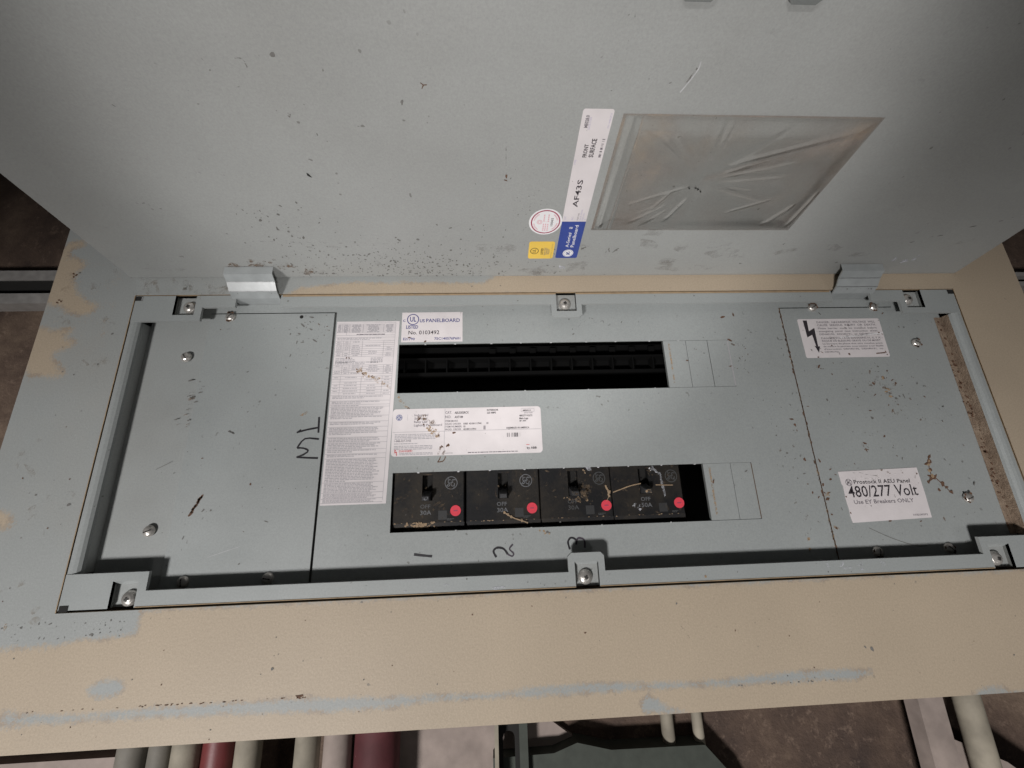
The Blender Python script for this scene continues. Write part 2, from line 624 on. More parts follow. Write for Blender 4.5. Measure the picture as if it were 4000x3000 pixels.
# trim front: four bars as fine grids so that the tan coat can have its own outline
POLY_TAN = [
    # tan areas laid over the grey
    [(-0.4235, -0.1645), (-0.4228, -0.1795), (-0.425, -0.184), (-0.45, -0.1868), (-0.478, -0.187), (-0.49, -0.190), (-0.545, -0.1922), (-0.60, -0.193), (-0.62, -0.28), (0.62, -0.28), (0.62, -0.1645)],
    [(0.5, -0.17), (0.62, -0.17), (0.62, 0.28), (0.5, 0.28), (0.497, 0.2)],
    [(-0.335, 0.162), (-0.30, 0.1795), (-0.20, 0.1775), (-0.10, 0.1765), (-0.085, 0.185), (-0.08, 0.28), (0.51, 0.28), (0.51, 0.162)],
    [(-0.600, 0.2312), (-0.5774, 0.2386), (-0.570, 0.2301), (-0.5782, 0.228), (-0.5867, 0.2238), (-0.5871, 0.2154), (-0.5725, 0.2122),
     (-0.5633, 0.2029), (-0.5734, 0.1887), (-0.573, 0.1807), (-0.5649, 0.1687), (-0.5518, 0.1568), (-0.5387, 0.1508), (-0.5428, 0.1403),
     (-0.5575, 0.1395), (-0.5701, 0.1435), (-0.5826, 0.1532), (-0.600, 0.1552)],
    [(-0.600, 0.1285), (-0.5789, 0.121), (-0.5651, 0.1245), (-0.5576, 0.1207), (-0.5676, 0.1152), (-0.5494, 0.1076), (-0.5563, 0.0968),
     (-0.5713, 0.0988), (-0.570, 0.088), (-0.5514, 0.0718), (-0.5582, 0.0675), (-0.600, 0.0681)],
    [(-0.60, -0.0663), (-0.5669, -0.0712), (-0.5599, -0.085), (-0.571, -0.0876), (-0.60, -0.09)],
]
POLY_GREY = [
    # grey showing through the tan
    [(-0.600, -0.2405), (-0.5245, -0.2419), (-0.4595, -0.2449), (-0.4027, -0.2434), (-0.3195, -0.2427), (-0.2657, -0.2426), (-0.24, -0.2439),
     (-0.186, -0.2455), (-0.131, -0.246), (-0.1072, -0.2478), (-0.059, -0.2448), (-0.0101, -0.2438), (0.0392, -0.2455), (0.0909, -0.2481),
     (0.1373, -0.2464), (0.1775, -0.2447), (0.2101, -0.2436), (0.2699, -0.2461), (0.2691, -0.2488), (0.2533, -0.2524), (0.208, -0.2521),
     (0.1759, -0.2522), (0.1362, -0.2516), (0.0903, -0.2512), (0.0386, -0.2503), (-0.0107, -0.2507), (-0.0593, -0.251), (-0.1072, -0.2506),
     (-0.1151, -0.2495), (-0.1546, -0.2495), (-0.1856, -0.2533), (-0.24, -0.2535), (-0.3183, -0.251), (-0.4014, -0.2498), (-0.4583, -0.2495),
     (-0.5223, -0.2491), (-0.600, -0.2485)],
    [(-0.4402 + 0.0155 * math.cos(t * math.pi / 8), -0.226 + 0.0068 * math.sin(t * math.pi / 8)) for t in range(16)],
    [(0.0426, -0.269), (0.0404, -0.2621), (0.0479, -0.255), (0.0662, -0.2662), (0.0819, -0.271), (0.07, -0.2712)],
    [(0.358, -0.2738), (0.3826, -0.2658), (0.3993, -0.2659), (0.4041, -0.2708), (0.4177, -0.2713), (0.4159, -0.2754)],
    [(-0.415, 0.16), (-0.25, 0.1795), (-0.25, 0.19), (-0.45, 0.19)],
]


def chaikin(p, n=2):
    for _ in range(n):
        q = []
        for i in range(len(p)):
            a, c = p[i], p[(i + 1) % len(p)]
            q += [(a[0] * .75 + c[0] * .25, a[1] * .75 + c[1] * .25), (a[0] * .25 + c[0] * .75, a[1] * .25 + c[1] * .75)]
        p = q
    return p


def sdist(P, poly):
    poly = np.array(poly)
    d = np.full(len(P), 9.0)
    ins = np.zeros(len(P), bool)
    for i in range(len(poly)):
        a, c = poly[i], poly[(i + 1) % len(poly)]
        e = c - a
        t = np.clip(((P - a) @ e) / (e @ e + 1e-12), 0, 1)
        d = np.minimum(d, np.hypot(*(P - a - t[:, None] * e).T))
        cond = (a[1] > P[:, 1]) != (c[1] > P[:, 1])
        xx = (c[0] - a[0]) * (P[:, 1] - a[1]) / ((c[1] - a[1]) or 1e-9) + a[0]
        ins ^= cond & (P[:, 0] < xx)
    return np.where(ins, d, -d)


tb = MB()
tb.attr = {'tan': []}
pitch = 0.0028
for (x0, y0, x1, y1) in ((-OX, -OY, OX, -IY), (-OX, -IY, -IX, IY), (IX, -IY, OX, IY), (-OX, IY, OX, OY)):
    nx, ny = max(1, round((x1 - x0) / pitch)), max(1, round((y1 - y0) / pitch))
    gx, gy = np.meshgrid(np.linspace(x0, x1, nx + 1), np.linspace(y0, y1, ny + 1))
    P = np.c_[gx.ravel(), gy.ravel()]
    s = np.full(len(P), -9.0)
    for pl in POLY_TAN[:3] + [chaikin(q_) for q_ in POLY_TAN[3:]]:
        s = np.maximum(s, sdist(P, pl))
    for pl in POLY_GREY:
        s = np.minimum(s, -sdist(P, pl))
    a = np.clip(0.5 + s / np.where(P[:, 0] < -0.5, 0.026, 0.017), 0, 1)
    # thin tan haze over the upper left of the frame and its left edge
    hz = 0.30 * np.clip((-0.5 - P[:, 0]) / 0.02, 0, 1) * np.clip((P[:, 1] + 0.02) / 0.12, 0, 1)
    hz2 = 0.26 * np.clip((-0.33 - P[:, 0]) / 0.05, 0, 1) * np.clip((P[:, 1] - 0.15) / 0.01, 0, 1)
    a = np.maximum(a, np.maximum(hz, hz2))
    vs = [(x, y, 0.0) for x, y in P]
    fs = []
    for j in range(ny):
        for i in range(nx):
            k = j * (nx + 1) + i
            fs.append((k, k + 1, k + nx + 2, k + nx + 1))
    tb.raw(vs, fs, trim_m)
    tb.attr['tan'] += list(a)
n0 = len(tb.v)
# outer return flange and folded outer edge; inner edge thickness
e = 0.0012
for (p, q) in (((-OX, -OY), (OX, -OY)), ((OX, -OY), (OX, OY)), ((OX, OY), (-OX, OY)), ((-OX, OY), (-OX, -OY))):
    tb.face([(*p, 0), (*q, 0), (*q, -0.013), (*p, -0.013)], gray)
for (p, q) in (((-IX, -IY), (IX, -IY)), ((IX, -IY), (IX, IY)), ((IX, IY), (-IX, IY)), ((-IX, IY), (-IX, -IY))):
    tb.face([(*p, 0), (*q, 0), (*q, -0.003), (*p, -0.003)], tanline)
b2 = 0.003
for (p, q, r, s_) in (((-OX, -OY), (OX, -OY), (bx, -by), (-bx, -by)), ((OX, -OY), (OX, OY), (bx, by), (bx, -by)),
                      ((OX, OY), (-OX, OY), (-bx, by), (bx, by)), ((-OX, OY), (-OX, -OY), (-bx, -by), (-bx, by))):
    tb.face([(*p, -0.013), (*q, -0.013), (*r, -0.004), (*s_, -0.004)], gray)
# specks and scratches on the trim
specks(tb, 60, lambda: U(-0.56, 0.5), lambda: U(-0.27, -0.17), 0.00025, [grey_spot, brown_spot], 0.0004, 0.0011)
specks(tb, 26, lambda: U(-0.58, -0.51), lambda: U(-0.16, 0.2), 0.00025, [grey_spot, brown_spot], 0.0004, 0.0012)
specks(tb, 40, lambda: U(-0.55, -0.43), lambda: U(-0.185, -0.17), 0.00025, [grey_spot], 0.0004, 0.001, 2)
for k in range(34):     # the dotted rusty line above the grey streak
    x = U(-0.505, -0.265)
    tb.blob(x, -0.2412 - (x + 0.39) * 0.004 + U(-0.0006, 0.0006), U(0.0004, 0.0009), 0.00025, brown_spot, 7, U(1.2, 2.2), 0)
for k in range(12):
    x = U(0.12, 0.24)
    tb.blob(x, -0.2523 + U(-0.0005, 0.0005), U(0.0004, 0.0008), 0.00025, grey_spot, 7, U(1.2, 2), 0)
tb.blob(-0.2705, -0.2405, 0.0022, 0.00025, brown_spot, 9, 1.4, 0)
tb.blob(0.2755, -0.2285, 0.0018, 0.00025, grey_spot, 9, 1.2)
tb.blob(0.2690, -0.2265, 0.001, 0.00025, grey_spot, 7, 1.5)
tb.blob(-0.4740, 0.2, 0.001, 0.00025, brown_spot, 7, 1.2)
tb.blob(-0.5405, -0.173, 0.0022, 0.00025, film_tan, 9, 1.2)
for p in ((-0.5735, 0.1885), (-0.571, 0.1905), (-0.5745, 0.1925), (-0.5815, 0.1585), (-0.583, 0.1555), (-0.579, 0.157)):
    tb.blob(*p, 0.0012, 0.00025, brown_spot, 8, 1.2)
tb.stroke([(0.088, -0.200), (0.093, -0.207), (0.097, -0.214)], 0.0007, 0.00025, film_grey)
smudge0 = [(U(-0.5, -0.34), U(0.166, 0.182)) for _ in range(40)] + [(U(-0.59, -0.51), U(-0.2, 0.22)) for _ in range(30)]
for p in smudge0:
    tb.blob(*p, U(0.003, 0.008), 0.00022, film_brown2, 12, U(1, 2))
tb.attr['tan'] += [0.0] * (len(tb.v) - n0)
tb.build('trim', PANEL)

# inner frame: ledges, side strips, corner plates, tabs with countersunk pockets
fb = MB()
LY = 0.1478
GAP = ((-0.3865, -0.336), (0.336, 0.3865))


def pocket(x0, x1, ya, yb, sgn, deep=-0.0062):
    """open-sided pocket: floor sunk behind the frame, walls around it; sgn=+1 top row"""
    fb.face([(x0, ya, deep), (x1, ya, deep), (x1, yb, deep), (x0, yb, deep)], gray)
    for (p, q) in (((x0, ya), (x0, yb)), ((x1, ya), (x1, yb))):
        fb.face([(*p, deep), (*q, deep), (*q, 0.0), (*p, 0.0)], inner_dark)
    fb.face([(x0, ya, 0.0), (x1, ya, 0.0), (x1, ya + sgn * 0.0035, deep + 0.0002), (x0, ya + sgn * 0.0035, deep + 0.0002)], gray_clean)


def plate(poly, w=0.0, th=0.0032):
    fb.prism(poly, w - th, w, gray_clean, gray)


e1 = 0.0012       # hairline between the ledge and the trim
for sgn in (1, -1):
    yo, yi, yt = sgn * (IY - (e1 if sgn > 0 else 0.0021)), sgn * LY, sgn * 0.1302
    yp, yc = sgn * 0.1385, sgn * 0.1310
    for s2 in (1, -1):
        # corner plate with its pocket cut out: C shape around x .430-.4550
        xs = [s2 * v for v in (0.4230, 0.4310, 0.4545, 0.4985)]
        def R(xa, ya, xb, yb):
            xa, xb = min(xa, xb), max(xa, xb)
            ya, yb = min(ya, yb), max(ya, yb)
            plate([(xa, ya), (xb, ya), (xb, yb), (xa, yb)])
        R(xs[0], yc, xs[1], yo)
        R(xs[2], yc, xs[3] - s2 * 0.0, yo)
        R(xs[1], yc, xs[2], yp)
        pocket(xs[1], xs[2], yp, yo, sgn)
        # ledge from the corner plate to the centre tab
        if sgn > 0:
            g0, g1 = (0.336, 0.3865)
            R(xs[0], yi, s2 * g1, yo)
            R(s2 * g0, yi, s2 * 0.0120, yo)
        else:
            R(xs[0], yi, s2 * 0.0120, yo)
        # tab side with a chamfered corner
        a_, b2_, c2_ = s2 * 0.0120, s2 * 0.0185, s2 * 0.0150
        plate([(a_, yi), (b2_, yi), (b2_, sgn * 0.1335), (c2_, yt), (a_, yt)][::(1 if s2 * sgn < 0 else -1)])
    plate([(-0.0120, min(yp, yt)), (0.0120, min(yp, yt)), (0.0120, max(yp, yt)), (-0.0120, max(yp, yt))])
    pocket(-0.0120, 0.0120, yp, yo, sgn)
# side strips between the corner plates: flat lip, bend, then the side wall of the recess
for s2 in (1, -1):
    prof = [(0.4985, -0.0004), (0.4945, -0.0006), (0.4915, -0.0016), (0.4893, -0.0035), (0.4883, -0.006)]
    m_ = gray_clean
    for k in range(len(prof) - 1):
        (xa, za), (xb, zb_) = prof[k], prof[k + 1]
        fb.face([(s2 * xa, -0.131, za), (s2 * xb, -0.131, zb_), (s2 * xb, 0.131, zb_), (s2 * xa, 0.131, za)], m_)
    fb.face([(s2 * 0.4883, -0.131, -0.006), (s2 * 0.4883, -0.131, -0.0185), (s2 * 0.4883, 0.131, -0.0185), (s2 * 0.4883, 0.131, -0.006)], gray if s2 < 0 else rust_m)
# small dark slots at the outer corners of the plates
for (x, y, s2) in ((-0.4945, 0.1595, 1), (0.4945, 0.1595, -1), (-0.4935, -0.1605, 1)):
    fb.rect(x - 0.0040, y - 0.0028, x + 0.0040, y + 0.0028, 0.0003, hole_m)
fb.rect(-0.4915, 0.1572, -0.4907, 0.1618, 0.0004, white_scuff)
# tan and rusty seams
fb.rect(-0.4997, -0.1635, -0.4989, 0.1635, 0.0006, tanline)
fb.rect(0.4990, -0.1635, 0.4997, 0.1635, 0.0006, tanline)
for (xa, xb) in ((-0.43, -0.0122), (0.0122, 0.43)):
    fb.rect(xa, -0.1619, xb, -0.1611, 0.0004, tanline)
fb.rect(-0.4985, -0.1640, 0.4985, -0.1600, -0.0069, rustline)
for (xa, xb) in ((-0.334, -0.0122), (0.0122, 0.334)):
    fb.rect(xa, 0.1604, xb, 0.1626, 0.0004, tanline)
specks(fb, 30, lambda: U(-0.3, 0.4), lambda: random.choice((-1, 1)) * U(0.149, 0.16), 0.0003, [grey_spot, film_grey], 0.0004, 0.001)
for x in (-0.18, -0.155, -0.14, 0.02, 0.27, 0.285, -0.09):
    fb.blob(x, -0.157 + U(-.003, .003), U(0.001, 0.003), 0.0003, film_white, 9, 2, 0)
for x in (0.25, 0.265, 0.285, 0.31):
    fb.blob(x, -0.152, 0.0022, 0.0003, film_white, 9, 1.5)
fb.blob(0.12, -0.1575, 0.0012, 0.0003, mud, 8)
FRAME = fb.build('inner_frame', PANEL)


def screw(parent, x, y, z, r, kind='phillips', rot=0.4, dirty=False, name='screw'):
    s = MB()
    n = 18
    prof = [(1.0, 0.0), (1.0, 0.12), (0.93, 0.30), (0.75, 0.50), (0.48, 0.64), (0.2, 0.70)]
    vs, fs = [], []
    for (rr, hh) in prof:
        for k in range(n):
            a = 2 * math.pi * k / n
            vs.append((x + r * rr * math.cos(a), y + r * rr * math.sin(a), z + r * hh))
    for j in range(len(prof) - 1):
        for k in range(n):
            k2 = (k + 1) % n
            fs.append((j * n + k, j * n + k2, (j + 1) * n + k2, (j + 1) * n + k))
    vs.append((x, y, z + r * 0.71))
    for k in range(n):
        fs.append(((len(prof) - 1) * n + k, (len(prof) - 1) * n + (k + 1) % n, len(vs) - 1))
    s.raw(vs, fs, screw_m)
    arms = (rot, rot + math.pi / 2) if kind == 'phillips' else (rot,)
    L = 0.42 if kind == 'phillips' else 0.92
    for a in arms:
        ca, sa = math.cos(a), math.sin(a)
        hw = r * (0.13 if kind == 'phillips' else 0.11)
        zt = z + r * 0.735
        ze = z + r * (0.66 if kind == 'phillips' else 0.30)
        for sgn in (1, -1):
            s.face([(x - sa * hw, y + ca * hw, zt), (x + sa * hw, y - ca * hw, zt),
                    (x + sgn * ca * L * r * 0.7 + sa * hw, y + sgn * sa * L * r * 0.7 - ca * hw, zt - r * (0.03 if kind == 'phillips' else 0.12)),
                    (x + sgn * ca * L * r * 0.7 - sa * hw, y + sgn * sa * L * r * 0.7 + ca * hw, zt - r * (0.03 if kind == 'phillips' else 0.12))], slot_m)
    if dirty:
        for k in range(5):
            a = U(0, 6.28)
            s.blob(x + r * 0.9 * math.cos(a), y + r * 0.9 * math.sin(a), r * 0.3, z + r * 0.42, brown_spot, 7)
    return s.build(name, parent, smooth=False)


for i, (x, y) in enumerate(((-0.4400, 0.1500), (-0.001, 0.1498), (0.4390, 0.1520), (-0.4400, -0.1548), (-0.001, -0.1535), (0.4400, -0.1532))):
    screw(FRAME, x, y, -0.0061, 0.0074, 'phillips', 0.3 + i)

# ------------------------------------------------------------------ dead front
db = MB(fr_floor)
X0, X1 = -0.2760, 0.2750
W1 = (-0.2003, 0.0445, 0.2, 0.1042)
W2 = (-0.2005, -0.1056, 0.2, -0.0447)
# centre cover with two windows, as strips butted end to end
TH = 0.0012


def cell(x0, y0, x1, y1):
    db.rect(x0, y0, x1, y1, 0, gray_clean)


cell(X0, 0.1042, X1, 0.1470)
cell(X0, 0.0445, W1[0], 0.1042)
cell(W1[2], 0.0445, X1, 0.1042)
cell(X0, -0.0447, X1, 0.0445)
cell(X0, -0.1056, W2[0], -0.0447)
cell(W2[2], -0.1056, X1, -0.0447)
cell(X0, -0.159, X1, -0.1056)
db.rect(-0.4225, 0.1470, 0.4260, 0.159, 0, gray_clean)
# sheet edge around the windows
for (a, c, d_, e_) in (W1, W2):
    for (p, q) in (((a, c), (d_, c)), ((d_, c), (d_, e_)), ((d_, e_), (a, e_)), ((a, e_), (a, c))):
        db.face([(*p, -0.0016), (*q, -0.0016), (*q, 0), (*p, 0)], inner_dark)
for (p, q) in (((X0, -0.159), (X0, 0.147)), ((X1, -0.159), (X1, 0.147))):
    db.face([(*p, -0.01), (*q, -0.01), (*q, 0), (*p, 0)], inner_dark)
# bright nicks on the punched edges
for (a, c, d_, e_) in (W1, W2):
    for k in range(9):
        db.blob(a + 0.03 + k * 0.0385 + U(-.003, .003), e_ - 0.0003, 0.0009, 0.0001, white_scuff, 6, 1.4, 0)
        if k % 2:
            db.blob(a + 0.03 + k * 0.0385 + U(-.003, .003), c + 0.0002, 0.0006, 0.0001, white_scuff, 6, 1.4, 0)
DEAD = None


def smudge(mb, pts, r0, r1, m, w=0.0001, k=2, spread=0.002):
    for (x, y) in pts:
        for _ in range(k):
            mb.blob(x + U(-spread, spread), y + U(-spread, spread), U(r0, r1), w + U(0, 0.00005), m, 9, U(1, 1.8))


specks(db, 40, lambda: U(-0.27, 0.27), lambda: U(0.108, 0.146), 0.0001, [grey_spot, film_grey], 0.0004, 0.0013, 2)
specks(db, 45, lambda: U(-0.27, 0.27), lambda: U(-0.145, 0.04), 0.0001, [grey_spot, film_grey], 0.0003, 0.0009, 2)
for x in (0.02, 0.035, 0.05):
    db.blob(x, U(0.12, 0.135), 0.004, 0.0001, film_grey, 9, 1.5)
# splash running from the long label across the window corner and over the wide label
smudge(db, [(-0.1985, 0.0395), (-0.1955, 0.036), (-0.1925, 0.0325), (-0.189, 0.029)], 0.0006, 0.0016, film_tan, 0.0001, 3)
smudge(db, [(-0.188, 0.028), (-0.1865, 0.0275)], 0.0006, 0.0013, brown_spot, 0.0001, 1)
# tails of dried drips below the wide label
for (xa, ya, xb, yb) in ((-0.1495, -0.0285, -0.1525, -0.0345), (-0.1525, -0.0345, -0.1465, -0.0335), (-0.1465, -0.0335, -0.144, -0.0285)):
    db.stroke(cs([(xa, ya), ((xa + xb) / 2 + 0.0005, (ya + yb) / 2), (xb, yb)]), 0.0011, 0.0001, brown_spot)
# mud by the second breaker's lower edge
smudge(db, [(-0.0435, -0.1088), (-0.0405, -0.1098), (-0.0375, -0.1108), (-0.0345, -0.1118)], 0.0007, 0.0017, mud, 0.0001, 1, 0.001)
smudge(db, [(-0.036, -0.1105), (-0.033, -0.112)], 0.001, 0.0017, grey_spot, 0.0001, 1, 0.001)
smudge(db, [(0.2624, -0.0053), (0.2648, -0.0784), (0.2694, -0.0849), (0.2603, -0.0712), (0.2651, -0.044), (0.262, -0.012), (0.258, 0.005)], 0.0007, 0.0018, brown_spot, 0.0001, 1, 0.002)
smudge(db, [(0.2494, -0.1189), (0.2475, -0.1267), (0.2453, -0.1391), (0.25, -0.105), (0.24, -0.09), (0.255, -0.03), (0.245, 0.03)], 0.0008, 0.002, film_brown, 0.0001, 2, 0.003)
db.blob(0.2475, -0.128, 0.0018, 0.0001, mud, 8)
db.blob(0.246, -0.138, 0.0016, 0.0001, mud, 8)
specks(db, 40, lambda: random.gauss(0.25, 0.015), lambda: U(-0.12, 0.08), 0.0001, [grey_spot, film_brown], 0.0005, 0.0013, 2)
for (x, y) in ((0.2, 0.135), (0.214, 0.138), (0.203, 0.104), (0.206, 0.098)):
    db.blob(x, y, 0.0018, 0.0001, brown_spot, 8, 1.6)
specks(db, 25, lambda: U(0.2, 0.23), lambda: U(0.06, 0.105), 0.0001, [grey_spot, brown_spot], 0.0004, 0.0011, 2)
# handwriting under the breakers (the tall figures lie on their side)
db.stroke(cs([(-0.1749, -0.1272), (-0.165, -0.1287), (-0.1563, -0.1297)], 3), 0.0023, 0.00015, marker)
db.stroke(cs([(-0.0903, -0.1332), (-0.0932, -0.1273), (-0.0891, -0.1240), (-0.0825, -0.1255), (-0.0785, -0.1307)], 4), 0.0021, 0.00015, marker)
db.stroke(cs([(-0.0785, -0.1307), (-0.074, -0.1328), (-0.0725, -0.1301), (-0.0765, -0.1257), (-0.0728, -0.1212)], 4), 0.0016, 0.00017, marker_faded)
db.stroke(cs([(-0.0132, -0.1285), (-0.0147, -0.1212), (-0.0111, -0.1171), (-0.0060, -0.1195), (-0.0062, -0.1240)], 4), 0.0020, 0.00015, marker)
db.stroke(cs([(-0.0062, -0.1240), (-0.0043, -0.1182), (0.0008, -0.1184), (0.0030, -0.1215), (0.0026, -0.1275)], 4), 0.0018, 0.00017, marker_faded)
DEAD = db.build('dead_front', PANEL)

# dark sheet under the seams: shade of deep gaps put in as colour
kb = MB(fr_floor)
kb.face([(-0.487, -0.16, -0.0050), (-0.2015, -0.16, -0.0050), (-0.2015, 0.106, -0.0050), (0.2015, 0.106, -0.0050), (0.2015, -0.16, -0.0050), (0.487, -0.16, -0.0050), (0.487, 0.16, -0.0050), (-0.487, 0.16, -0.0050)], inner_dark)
kb.build('seam_shade_sheet', PANEL)

# left cover plate (handwritten mark) and its folded side
lb = MB(fr_floor)
lb.prism([(-0.4218, -0.159), (-0.2784, -0.159), (-0.2784, 0.1458), (-0.4218, 0.1458)], -0.0013, 0.0004, gray_clean, inner_dark)
lb.rect(-0.4880, -0.159, -0.4232, 0.159, -0.0012, gray)
lb.face([(-0.4232, -0.159, -0.0012), (-0.4218, -0.159, 0.0003), (-0.4218, 0.159, 0.0003), (-0.4232, 0.159, -0.0012)], gray)
wz = 0.0006
lb.stroke([(-0.2843, 0.0190), (-0.2839, 0.010), (-0.2834, 0.0012)], 0.0019, wz, marker)
lb.stroke(cs([(-0.3068, 0.0020), (-0.296, 0.0050), (-0.2835, 0.0071)], 3), 0.0019, wz + 0.00002, marker)
lb.stroke([(-0.3068, 0.0020), (-0.3025, 0.0052)], 0.0013, wz + 0.00004, marker)
lb.stroke(cs([(-0.2822, -0.0058), (-0.2972, -0.0050), (-0.3045, -0.0148)], 3), 0.0018, wz, marker)
lb.stroke(cs([(-0.3045, -0.0148), (-0.2985, -0.0152), (-0.2935, -0.0170), (-0.2925, -0.0190)], 3), 0.0018, wz + 0.00002, marker)
lb.stroke(cs([(-0.2925, -0.0190), (-0.297, -0.0222), (-0.3040, -0.0248)], 3), 0.0018, wz, marker)
lb.stroke([(-0.3040, -0.0248), (-0.292, -0.0258), (-0.2812, -0.0264)], 0.0019, wz + 0.00002, marker)
lb.disc(-0.3168, 0.1412, 0.0022, wz, hole_m, 12)
for k in range(9):
    t = k / 8
    lb.blob(-0.3962 - 0.0082 * t + U(-.0005, .0005), -0.0628 - 0.0165 * t, U(0.0014, 0.0022), wz, brown_spot, 9, 1.3, 0.9)
lb.blob(-0.3925, -0.0768, 0.0013, wz, grey_spot, 8, 1.5, 0.9)
specks(lb, 60, lambda: U(-0.42, -0.285), lambda: U(-0.14, 0.14), wz, [grey_spot, film_grey, grey_spot, brown_spot], 0.0003, 0.0010, 2)
specks(lb, 45, lambda: U(-0.325, -0.285), lambda: U(0.09, 0.144), wz, [film_grey, grey_spot, film_brown], 0.0004, 0.0014, 2)
for k in range(26):
    t = random.random()
    lb.blob(random.gauss(-0.4255, 0.006), 0.065 - 0.055 * t, U(0.0006, 0.0018), wz, random.choice((film_grey, grey_spot, film_brown)), 8, 1.8, 0.2)
for (x, y, r) in ((-0.427, 0.043, 0.0022), (-0.4262, 0.0465, 0.0016), (-0.424, 0.018, 0.0018), (-0.4235, 0.012, 0.0015)):
    lb.blob(x, y, r, wz, film_brown, 8, 1.5, 0.3)
lb.blob(-0.301, 0.023, 0.003, wz, film_tan, 9, 1.8, 0.5)
for k in range(5):
    lb.blob(-0.379 + k * 0.0012, 0.0055 - k * 0.0006, 0.0011, wz, grey_spot, 7)
lb.stroke([(-0.448, -0.0335), (-0.442, -0.0305), (-0.4345, -0.0265)], 0.0006, wz, grey_spot)
lb.stroke([(-0.38, -0.122), (-0.35, -0.113)], 0.0004, wz, white_scuff)
for k in range(10):
    lb.blob(-0.279 - k * 0.0013, 0.0755 + 0.0005 * math.sin(k) + k * 0.0002, 0.0011, wz, film_brown, 8, 1.6, 0)
LEFT = lb.build('cover_plate', PANEL, label='left cover plate with handwritten M1')
for i, (x, y, d) in enumerate(((-0.3985, 0.1418, True), (-0.4400, 0.0923, False), (-0.4418, -0.0950, False), (-0.3996, -0.1438, False), (-0.3183, -0.1438, False))):
    screw(LEFT, x, y, Z_FLOOR + 0.0003, 0.0058, 'slot', 0.9 + 1.3 * i, d)

# right cover plate
rb = MB(fr_floor)
rb.prism([(0.2762, -0.159), (0.4255, -0.159), (0.4255, 0.1458), (0.2762, 0.1458)], -0.0013, 0.0002, gray_clean, rustline)
rb.rect(0.4262, -0.159, 0.4880, 0.159, -0.0008, gray_clean)
rb.face([(0.4255, -0.159, 0.0001), (0.4262, -0.159, -0.0008), (0.4262, 0.159, -0.0008), (0.4255, 0.159, 0.0001)], gray)
rb.rect(0.4795, -0.131, 0.4880, 0.131, -0.0006, rust_m)
wz = 0.0004
for k in range(150):
    y = 0.145 - 0.29 * random.random()
    rb.blob(0.2752 + U(-0.0012, 0.0012), y, U(0.0005, 0.0014), wz, random.choice((film_brown, brown_spot, film_tan)), 7, 1.6, 1.57)
cl = [(0.3073, 0.0679), (0.3748, 0.0449), (0.3864, 0.0506), (0.3963, 0.0474), (0.3968, 0.0425), (0.3801, 0.0332), (0.3873, 0.0311),
      (0.3878, 0.0073), (0.3456, -0.0183), (0.3402, -0.0272), (0.34, -0.0343), (0.4183, 0.0), (0.39, 0.041), (0.383, 0.038), (0.39, 0.035), (0.392, 0.025),
      (0.3945, 0.02), (0.378, 0.048), (0.366, 0.046), (0.371, 0.06), (0.36, 0.05)]
smudge(rb, cl, 0.0005, 0.0020, film_brown, wz, 3, 0.004)
smudge(rb, [(0.3963, 0.0474), (0.3402, -0.0272), (0.34, -0.0343), (0.3076, 0.068), (0.372, 0.0452), (0.4, 0.045), (0.3865, 0.0505)], 0.0010, 0.0020, brown_spot, wz, 1, 0.001)
smudge(rb, [(0.3864, 0.0506), (0.388, 0.036), (0.385, 0.034), (0.3875, 0.028)], 0.0010, 0.0020, mud, wz, 1, 0.001)
trail = [(0.4105, -0.0491), (0.4095, -0.053), (0.4083, -0.060), (0.4085, -0.0665), (0.4065, -0.069), (0.4025, -0.0725), (0.412, -0.068), (0.4177, -0.0745), (0.4215, -0.0795), (0.4252, -0.0849), (0.4114, -0.0819), (0.413, -0.045)]
smudge(rb, trail, 0.0010, 0.0024, brown_spot, wz, 2, 0.0012)
smudge(rb, trail[:4], 0.0012, 0.0022, mud, wz + 0.0001, 1, 0.001)
for a, c in zip(trail[1:9], trail[2:10]):
    rb.stroke([a, c], 0.0011, wz, brown_spot)
smudge(rb, [(0.2783, -0.0818), (0.282, -0.080), (0.2785, -0.087), (0.2906, -0.056), (0.2734 + 0.008, -0.1174), (0.279, -0.103), (0.2882, -0.0679), (0.2782, -0.0718), (0.279, -0.045)], 0.0009, 0.0024, brown_spot, wz, 1, 0.0015)
smudge(rb, [(0.2805, -0.082), (0.281, -0.117)], 0.0012, 0.0022, film_tan, wz, 2, 0.001)
specks(rb, 130, lambda: U(0.28, 0.47), lambda: U(-0.14, 0.14), wz, [grey_spot, film_brown, grey_spot, brown_spot], 0.0003, 0.0012, 2)
specks(rb, 60, lambda: random.gauss(0.38, 0.03), lambda: random.gauss(0.03, 0.03), wz, [grey_spot, film_brown, brown_spot], 0.0004, 0.0013, 2)
rb.stroke(cs([(0.318, -0.119), (0.34, -0.130), (0.365, -0.139), (0.378, -0.1395)], 3), 0.0006, wz, grey_spot)
for k in range(60):     # crumbs at the foot of the rusty side wall
    rb.blob(0.4875 - abs(random.gauss(0, 0.004)), U(-0.13, 0.125), U(0.0006, 0.0018), wz - 0.0005, brown_spot, 7)
RIGHT = rb.build('cover_plate', PANEL, label='right cover plate with a rusty brown lower edge')
for i, (x, y) in enumerate(((0.3192, 0.1465), (0.4011, 0.1462), (0.4428, 0.0960), (0.4433, -0.0914), (0.3205, -0.1435), (0.4020, -0.1427))):
    screw(RIGHT, x, y, Z_FLOOR + 0.0002, 0.0056, 'slot', 0.5 + i, True)


